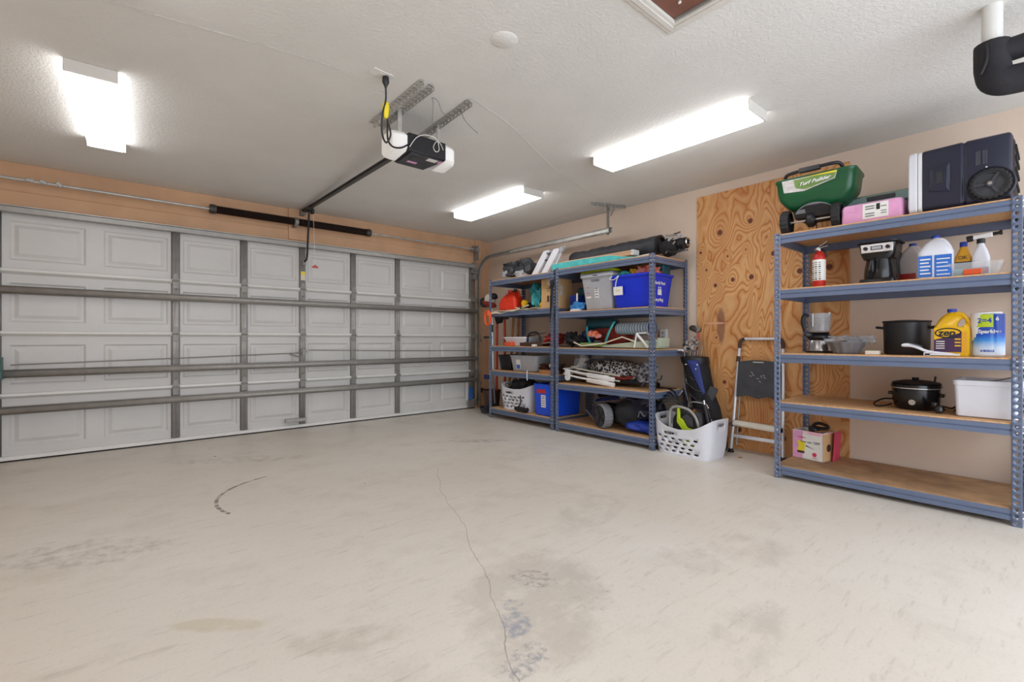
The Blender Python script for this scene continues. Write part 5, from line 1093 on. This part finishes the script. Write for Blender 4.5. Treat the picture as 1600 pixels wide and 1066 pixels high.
rt = thing('clamp_set', 'heap of red clamps and small tools at shelf right end', 'clamps', (4.02, 3.93, Z3+.018), -PI/2)
put('clamp', G().blob((.02, 0, .07), (.24, .15, .13), .38, 10, 151, 3), 'red_dark', rt); put('clamp', G().tube([(-.12, -.06, .03), (.0, -.09, .08), (.12, -.08, .04)], .012, 8, smooth=4), 'red', rt); put('steel_tool', G().tube([(-.10, -.1, .02), (.02, -.105, .03), (.13, -.10, .02)], .008), 'steel', rt)
wp = tag(put('tape_piece', G().box((0, 0, .012), (.06, .04, .024)), 'paper', bev=.003), 'small white packet lying before the dark tool case', 'packet'); place(wp, (3.885, 4.13, Z3))
# second shelf
bkb = thing('black_bin', 'black open bin at the left end of lower shelf', 'bin', (4.13, 4.818, Z2), -PI/2)
put('bin', bin_mesh(.21, .26, .25, .32, .20, .03, .004, .008, .012), 'black', bkb)
gy = thing('grey_bin', 'light grey open bin with blue and white label', 'bin', (4.12, 4.43, Z2), -PI/2+.12)
put('bin', bin_mesh(.40, .30, .46, .35, .205, .04, .004, .010, .016), 'light_grey', gy)
tilt_label(gy, 'label', -.12, -.05, .03, .15, lambda z: -.152-.024*z/.2, 'paper'); tilt_label(gy, 'label_print', -.112, -.058, .035, .085, lambda z: -.155-.024*z/.2, 'label_blue')
ht = thing('tool_heap', 'heap of rusty and red tools beside the light grey bin', 'tools', (4.08, 4.02, Z2+.013), -PI/2)
put('heap', G().blob((-.02, .03, .05), (.34, .22, .10), .4, 10, 161, 3), 'brown', ht); put('red_tool', G().tube([(-.12, -.05, .03), (-.02, -.06, .09), (.10, -.05, .12)], .014, 8), 'red_dark', ht); put('white_tool', G().box((.06, -.07, .08), (.07, .03, .04)), 'off_white', ht, bev=.005)
wk = tag(put('wood_block', G().bb(-.12, .12, -.05, .05, 0, .045), 'wood_handle', bev=.003), 'reddish wooden block at the lower shelf front edge', 'wood block'); place(wk, (3.925, 3.925, Z2))
hk = tag(put('zip_tie', G().tube([(0, 0, .03), (-.002, -.004, 0), (.0, -.004, -.07), (.004, -.003, -.09)], .006, 6), 'white_plastic'), 'white tie hanging over the front beam of lower shelf', 'tie'); place(hk, (FX-.006, 4.206, Z2))
# bottom shelf
def hamper_mesh(w, d, h, dip=.05, tw=.89):
    N = 64; R = []
    def ring(k, z, dz=0, inset=0):
        out = []; W, D_ = w*(tw+(1-tw)*k)-inset*2, d*(tw+(1-tw)*k)-inset*2
        for i in range(N):
            a = 2*PI*i/N; c, s = math.cos(a), math.sin(a); e = .42
            x = math.copysign(abs(c)**e, c)*W/2; y = math.copysign(abs(s)**e, s)*D_/2
            out.append((x, y, z+dz*(abs(x)/(W/2))**2.2))
        return out
    R = [ring(-.05, 0), ring(0, .012), ring(.5, h*.4), ring(.85, h*.7, dip*.6), ring(1, h-.012, dip), ring(1.03, h-.008, dip), ring(1.03, h, dip), ring(1, h, dip, .004), ring(.85, h*.7, dip*.6, .004), ring(.5, h*.4, 0, .004), ring(0, .018, 0, .004)]
    return G().loft(R)
def hamper(t, w, d, h, dip, m='white_plastic', front=None, rows=4):
    b = put('basket', hamper_mesh(w, d, h, dip), m, t, ang=50)
    g = G()
    for r in range(rows):
        z = h*(.16+.155*r)
        for i in range(-3, 3):
            x = i*w*.125+w*(.02+.035*(r % 3)); zz = z+.35*dip*(abs(x)/(w/2))**2*r/rows
            if x > w*.30 or x < -w*.40: continue
            g.loft([[(x+w*.037*math.cos(a), y, zz+.0092*math.sin(a)) for a in [2*PI*k/12 for k in range(12)]] for y in (-d*.6, -d*.33)])
    for r in range(rows):
        for i in range(-2, 3):
            y = i*d*.15+d*.05*(r % 2); z = h*(.16+.155*r)+.01*r
            g.loft([[(x, y+d*.045*math.cos(a), z+.012*math.sin(a)) for a in [2*PI*k/12 for k in range(12)]] for x in (-w*.6, -w*.36)])
    g.loft([[(x, .055*math.cos(a), h*.90+dip*.75+.014*math.sin(a)) for a in [2*PI*k/14 for k in range(14)]] for x in (-w*.7, w*.7)])
    g.loft([[(-w*.17+.055*math.cos(a), y, h*.82+.014*math.sin(a)) for a in [2*PI*k/14 for k in range(14)]] for y in (-d*.7, -d*.3)])
    cut(b, g); return b
hk1 = thing('laundry_basket', 'white laundry basket with oval holes on the bottom shelf', 'laundry basket', (4.08, 4.54, Z1), -PI/2+.1)
hamper(hk1, .56, .38, .27, .07)
bs2 = tag(put('black_clothes', G().blob((0, 0, .13), (.40, .28, .26), .3, 9, 171, 3), 'black_matte'), 'black fabric heaped inside the white basket on bottom shelf', 'clothes'); place(bs2, (4.09, 4.50, Z1+.14))
ct2 = tag(put('black_cable', G().tube([(-.02, -.10, .30), (0, -.16, .2), (.03, -.19, .10), (-.04, -.195, .02), (.08, -.2, .015), (.15, -.18, .06), (.12, -.16, .02)], .008, 6, smooth=5).blob((.06, -.185, .03), (.22, .06, .06), .3, 9, 173, 3), 'black'), 'black cable and clamps hanging over the white basket front', 'cable'); place(ct2, (4.07, 4.41, Z1))
b2 = thing('blue_bin', 'tall bright blue bin with red and white labels on bottom shelf', 'bin', (4.115, 3.965, Z1), -PI/2)
put('bin', bin_mesh(.31, .44, .345, .47, .375, .015, .004, .008, .02), 'blue_bright', b2)
tilt_label(b2, 'red_label', -.12, .03, .265, .31, lambda z: -.222-.014*z/.37, 'red'); tilt_label(b2, 'white_label', -.05, .025, .10, .245, lambda z: -.222-.014*z/.37, 'paper')
for z in (.12, .145, .17, .2, .22): tilt_label(b2, 'print_line', -.04, .015, z, z+.009, lambda z: -.2235-.014*z/.37, 'mid_grey')
st = tag(put('stuffing', G().blob((0, 0, 0), (.22, .2, .08), .3, 9, 181, 3), 'wood_tan'), 'crumpled brown paper on top inside the bright blue bin', 'paper'); place(st, (4.10, 3.93, Z1+.36))
# planter pot with saucer on floor in the corner
pl = thing('floor_pot', 'dark ribbed pot standing on wide black tray in the corner', 'pot', (4.15, 5.30, 0), -PI/2)
put('pot', G().lathe([(0, .03), (.10, .03), (.125, .30), (.13, .30), (.13, .32), (.12, .32), (.10, .05), (0, .05)], n=28), 'brown', pl); put('tray', G().lathe([(0, 0), (.15, 0), (.175, .05), (.18, .075), (.17, .075), (.15, .02), (0, .02)], n=32), 'dark_grey', pl)

# ================================================================== FLOOR ITEMS BY THE WALL
hm = thing('laundry_basket', 'white laundry basket with oval holes on the floor, holding pressure washer', 'laundry basket', (4.03, 2.20, 0), -PI/2-.04)
hamper(hm, .58, .40, .240, .11)
pr = thing('pressure_washer', 'lime and black pressure washer with grey tube handle in the basket', 'pressure washer', (4.03, 2.185, .03), -PI/2)
put('body', G().loft([rr(.30, .22, .03, 0), rr(.32, .24, .04, .02), rr(.30, .22, .05, .28), rr(.24, .16, .05, .36), rr(.14, .1, .04, .385)]), 'black', pr)
put('lime_panel', G().prism([(.0, .02), (.085, .02), (.09, .17), (.03, .18), (-.01, .245), (-.04, .26), (-.045, .37), (-.065, .37), (-.07, .22), (-.02, .16)], 'Y', -.135, -.11), 'green_yel', pr, bev=.005).location = (-.01, 0, .045)
put('grey_panel', G().prism([(-.03, .265), (.02, .30), (.08, .27), (.085, .19), (.03, .19), (.0, .25)], 'Y', -.128, -.105), 'dark_grey', pr, bev=.005).location = (-.01, 0, .045)
put('plate', G().box((-.065, -.125, .13), (.10, .02, .12)), 'mid_grey', pr, bev=.01)
for z in (.10, .12, .15): put('plate_print', G().box((-.065, -.1365, z), (.07, .002, .008)), 'paper', pr)
put('tube_handle', G().tube([(-.145, -.125, .0), (-.15, -.13, .30), (-.13, -.135, .38), (-.07, -.135, .405), (.03, -.135, .39), (.09, -.13, .34), (.125, -.125, .25), (.13, -.12, .16)], .0125, 10, smooth=5), 'tube_grey', pr)
put('tube_handle', G().tube([(-.07, .06, .36), (-.05, .06, .425), (.06, .06, .43), (.12, .05, .40), (.16, .05, .25)], .010, 10, smooth=5), 'steel', pr)
put('wheel_fender', G().blob((.12, .02, .16), (.12, .16, .20), .08, 5, 191, 3), 'green_yel', pr); put('brass_fitting', G().cyl((.07, -.11, .34), (.09, -.13, .39), .012), 'brass', pr)
put('soap_tank', G().loft([rr(.10, .12, .03, .04, cx=-.19), rr(.11, .13, .03, .16, cx=-.19), rr(.05, .06, .02, .22, cx=-.18)]), 'frost', pr)
hs = thing('hose_coil', 'coiled black pressure hose filling the left side of basket', 'hose', (4.08, 2.34, .10), -PI/2)
for i in range(5): put('loop', G().tube([((-.04-.025*i)+.12*math.cos(a)*(1+.06*i), -.08+.03*i+.05*math.sin(a*2+i), .20+.02*i+.17*math.sin(a)) for a in [2*PI*k/18 for k in range(18)]], .008, 8, smooth=2, closed=True), 'black', hs)
put('connector', G().cyl((-.17, -.07, .28), (-.155, -.09, .31), .012, n=10), 'steel', hs); put('connector', G().cyl((.02, -.03, .42), (.05, -.03, .47), .012, n=10), 'chrome', hs)
wn = thing('spray_wand', 'black spray wand sticking up at the right of the basket', 'spray wand', (4.05, 2.06, .08), -PI/2)
put('wand', G().tube([(.08, -.08, .12), (.04, -.06, .25), (-.0, -.04, .38)], .018, 10), 'black', wn); put('nozzle', G().cyl((-.0, -.04, .38), (-.006, -.04, .42), .012), 'chrome', wn)
put('trigger', G().box((.035, -.03, .30), (.03, .04, .10), (0, -.3, 0)), 'black', wn, bev=.006)

gbg = thing('golf_bag', 'black and blue golf bag leaning against the plywood sheet', 'golf bag', (4.36, 2.15, 0), -PI/2)
def gr(z, cx, cy, rx, ry, n=28): return [(cx+rx*math.cos(2*PI*i/n), cy+ry*math.sin(2*PI*i/n), z) for i in range(n)]
ax = lambda z: -.19*z/.86
ay = lambda z: .015-.02*z
put('bag', G().loft([gr(z, ax(z)+o_, ay(z), rx, ry) for z, o_, rx, ry in ((.03, 0, .10, .10), (.05, 0, .105, .105), (.30, 0, .115, .11), (.55, 0, .115, .115), (.74, 0, .12, .12), (.845, 0, .125, .122), (.86, 0, .128, .124), (.86, 0, .11, .11), (.70, 0, .10, .1))]), 'black_matte', gbg)
put('base', G().lathe([(0, 0), (.11, 0), (.118, .02), (.118, .07), (.11, .08), (0, .08)], (0, .015, 0), 28), 'black', gbg)
def conf(pts, m, nm, off=.006):
    R1, R2 = [], []
    for (a, z) in pts:
        r = .122+off; R1.append((ax(z)+r*math.cos(a), ay(z)+r*math.sin(a), z)); R2.append((ax(z)+(r-.02)*math.cos(a), ay(z)+(r-.02)*math.sin(a), z))
    return put(nm, G().loft([R1, R2]), m, gbg)
g = G().sheet(8, 8, lambda u, v: ((lambda z, a, r: (ax(z)+r*math.cos(a), ay(z)+r*math.sin(a), z))(.84-.36*v, -1.75+.95*u*(1-v*.85)+.75*v, .128-.004*v)))
put('blue_panel', g, 'golf_blue', gbg, solid=.004)
put('top_collar', G().loft([gr(z, ax(z), ay(z), rx, ry) for z, rx, ry in ((.80, .124, .122), (.81, .130, .127), (.865, .134, .130), (.872, .128, .126), (.86, .112, .11), (.80, .11, .11))]), 'black', gbg)
for a, z in ((-1.85, .80), (-1.0, .80), (-1.15, .76)): put('stud', G().cyl((ax(z)+.12*math.cos(a), ay(z)+.12*math.sin(a), z), (ax(z)+.138*math.cos(a), ay(z)+.138*math.sin(a), z), .006, n=10), 'paper', gbg)
put('side_pocket', G().loft([gr(z, ax(z)+.075, ay(z)-.04, rx, ry) for z, rx, ry in ((.10, .05, .06), (.14, .08, .08), (.40, .085, .085), (.52, .06, .07), (.56, .03, .04))]), 'black_matte', gbg)
put('grey_pocket', G().box((ax(.5)+.115, ay(.5)-.08, .5), (.08, .03, .20), (0, .35, .3)), 'dark_grey', gbg, bev=.012)
put('ribs', G().tube([(ax(.7)-.10, -.08, .72), (ax(.65), -.125, .66), (ax(.62)+.07, -.10, .64)], .005).tube([(ax(.6)-.10, -.08, .62), (ax(.55), -.125, .56), (ax(.52)+.07, -.10, .54)], .005).tube([(ax(.5)-.10, -.08, .52), (ax(.45), -.125, .46), (ax(.42)+.07, -.10, .44)], .005), 'dark_grey', gbg)
put('strap', G().tube([(ax(.8)-.125, 0, .82), (ax(.6)-.15, -.03, .60), (ax(.45)-.13, -.04, .42), (ax(.3)-.11, -.03, .30)], .008, 8, smooth=4), 'mid_grey', gbg)
random.seed(12)
def club(lb, x, y, z, kind, tilt=(0, 0), m='steel'):
    t = thing('golf_club', lb, 'golf club', (4.36, 2.15, 0), -PI/2, 'golf clubs in the bag')
    bx_, by_ = ax(.45)+x*.6, ay(.45)+y*.6
    put('shaft', G().cyl((bx_, by_, .60), (x, y, z), .0055, n=8), m if kind != 'driver' else 'pink_red', t)
    if kind == 'iron': put('head', G().loft([[(x-.008, y-.008, z-.012), (x+.012, y-.008, z-.012), (x+.012, y+.008, z-.012), (x-.008, y+.008, z-.012)], [(x-.060, y-.018, z+.012), (x-.045, y-.006, z-.018), (x-.045, y+.008, z-.018), (x-.060, y+.004, z+.012)], [(x-.062, y-.02, z+.040), (x-.035, y-.018, z+.052), (x-.03, y+.004, z+.052), (x-.062, y+.004, z+.04)], [(x-.01, y-.01, z+.03), (x+.01, y-.01, z+.02), (x+.01, y+.006, z+.02), (x-.01, y+.006, z+.03)]]), 'steel', t, bev=.003)
    elif kind == 'putter': put('head', G().blob((x-.05, y, z+.005), (.11, .06, .035), .05, 4, 3, 3), 'white_plastic', t); put('face', G().box((x-.05, y-.03, z-.006), (.09, .006, .02)), 'brown', t)
    else: put('head', G().blob((x-.035, y, z+.02), (.115, .10, .06), .04, 4, 5, 3, False, (0, .35, 0)), 'iron' if kind == 'driver' else 'dark_grey', t); put('sole_plate', G().lathe([(0, -.004), (.03, -.004), (.03, .004), (0, .004)], (x+.008, y-.035, z+.02), 16, 'Y'), 'steel', t)
    return t
club('golf club with black and red shaft and large dark head, tallest above the bag', -.165, .03, 1.125, 'driver')
club('golf club with pale oval head, lowest and leftmost above the bag', -.27, -.05, .925, 'putter')
club('golf club with dark rounded head, left among the irons', -.235, .03, .955, 'wood')
IR = 1.3
for i, (x, y, z) in enumerate(((-.20, -.06, .93), (-.165, -.03, .96), (-.215, .0, .985), (-.15, .03, 1.0), (-.13, -.05, .94), (-.18, .05, 1.02), (-.11, .0, .975))):
    club(['golf iron with bright steel head, nearest the bag front', 'golf iron just behind the front one, steel head turned left', 'golf iron with raised steel head at left of the cluster', 'golf iron with steel head high in the middle of cluster',
          'golf iron with steel head low at the right front', 'golf iron with the highest steel head below the tallest club', 'golf iron at the right edge of the cluster beside plywood'][i], x, y, z, 'iron')

# ------------------------------------------------------------------ step stool
ls = thing('step_stool', 'folded aluminium step stool with black platform leaning against plywood', 'step stool', (4.36, 1.765, 0), -PI/2)
tl_ = lambda z: .11*z/1.05
for s in (-1, 1):
    put('front_rail', G().tube([(s*.222, 0, .02), (s*.212, tl_(.2), .22), (s*.200, tl_(.6), .60), (s*.185, tl_(.99), .99)], .0125, 10), 'alu', ls)
    put('corner_joint', G().tube([(s*.185, tl_(.97), .96), (s*.184, tl_(1), 1.005), (s*.170, tl_(1.04), 1.035), (s*.140, tl_(1.05), 1.046)], .0155, 10, smooth=5), 'brown', ls)
    put('joint_sleeve', G().cyl((s*.194, tl_(.84), .835), (s*.192, tl_(.89), .885), .0175, n=12), 'brown', ls)
    put('rear_rail', G().tube([(s*.196, .055, .06), (s*.18, .09, .50), (s*.175, .105, .86)], .009, 8), 'tube_grey', ls)
    put('foot', G().loft([rr(.05, .045, .01, 0, cx=s*.222), rr(.034, .034, .01, .035, cx=s*.222)]), 'black', ls)
    put('pivot', G().cyl((s*.214, -.018, .262), (s*.206, -.03, .262), .018, n=14).box((s*.206, -.005, .262), (.02, .04, .035)), 'black', ls)
put('top_bar', G().cyl((-.145, tl_(1.05), 1.046), (.145, tl_(1.05), 1.046), .0135, n=12), 'alu', ls)
R_ = []
g = G(); n = 16
top = lambda u: .835+.018*math.sin(PI*u)
bot = lambda u: .515-.010*math.cos(4*PI*u)+.008
def plat(u, v, y): z = bot(u)+(top(u)-bot(u))*v; return (-.178+.356*u, y+tl_(z), z)
g.loft([[plat(i/n, 0, -.035) for i in range(n+1)]+[plat(1-i/n, 1, -.035) for i in range(n+1)], [plat(i/n, 0, -.008) for i in range(n+1)]+[plat(1-i/n, 1, -.008) for i in range(n+1)]])
put('platform', g, 'dark_grey', ls, bev=.004); put('platform_slot', G().box((-.0, tl_(.835)-.037, .836), (.09, .006, .010)), 'galv_light', ls)
g = G()
for (x, z, a) in ((-.05, .74, .8), (-.04, .72, .3), (-.06, .71, .5), (.03, .71, .9), (.06, .70, .2), (.0, .69, .1), (.02, .665, .7), (.05, .72, .4)): g.box((x, tl_(z)-.0355, z), (.022, .001, .003), (0, a, 0))
put('scratches', g, 'paper_grey', ls)
put('step', G().loft([[(-.195, -.03, .255), (.20, -.03, .24), (.20, .03, .24), (-.195, .03, .255)], [(-.195, -.035, .275), (.20, -.035, .262), (.20, .03, .262), (-.195, .03, .275)], [(-.19, -.01, .300), (.195, -.01, .290), (.195, .03, .290), (-.19, .03, .300)]]), 'off_white', ls, bev=.005)
put('cross_bar', G().box((.0, .015, .155), (.41, .018, .03)), 'alu', ls, bev=.003)
# small leaf-like debris on the floor near the stool
db = tag(put('debris', G().blob((0, 0, .006), (.03, .015, .012), .3, 8, 3, 2), 'wood_handle'), 'tiny brown scrap on the floor beside the step stool foot', 'debris'); place(db, (4.20, 1.83, 0))
# edge of a blue tote with a pale bag on the floor beyond the near rack
bl = thing('blue_tote', 'blue tote partly hidden beyond the right end of near shelving unit', 'tote', (4.22, -.14, 0), -PI/2)
put('tote', bin_mesh(.30, .40, .34, .44, .24, .03, .004, .01, .02), 'blue_dark', bl)
wbg = tag(put('paper_bag', G().blob((0, 0, .05), (.16, .2, .12), .2, 8, 201, 3), 'paper_grey'), 'pale crumpled bag on top of the blue tote', 'bag'); place(wbg, (4.2, -.05, .235))

# ------------------------------------------------------------------ sub-parts: hang each fitting under the part that carries it
RULES = [('carafe', 'carafe_handle'), ('bottle', 'cap'), ('bottle', 'handle'), ('lid', 'lid_knob'), ('rail', 'chain'), ('rail', 'trolley'), ('label', 'label_print'), ('label', 'print_line'),
         ('shipping_label', 'barcode'), ('shipping_label', 'print_line'), ('side_handle', 'grip_slot'), ('side_handle', 'grip_ribs'), ('control_panel', 'display'), ('control_panel', 'display_glass'), ('control_panel', 'knob'),
         ('pot_body', 'handle'), ('can', 'cap'), ('can', 'handle'), ('can', 'spout'), ('body', 'dial'), ('step', 'pivot'), ('platform', 'scratches'), ('platform', 'platform_slot'), ('top_collar', 'stud'),
         ('housing', 'end_cap'), ('plate', 'plate_print'), ('bowl', 'lid_knob'), ('motor_housing', 'sticker'), ('motor_housing', 'speaker_grille'), ('motor_housing', 'underside_cover'), ('valve', 'lever'), ('valve', 'gauge'), ('red_label', 'print_line'), ('front_rail', 'corner_joint')]
base = lambda n: n.split('.')[0]
for root in [o for o in COL.objects if o.parent is None and 'category' in o]:
    kids = list(root.children)
    for a, b in RULES:
        pa = [k for k in kids if base(k.name) == a and k.parent == root and k.type == 'MESH' and k.matrix_basis == Matrix.Identity(4)]
        if not pa: continue
        for k in kids:
            if base(k.name) == b and k.parent == root and not k.children: k.parent = pa[0] if len(pa) == 1 or k.name[-1] != '1' else pa[-1]
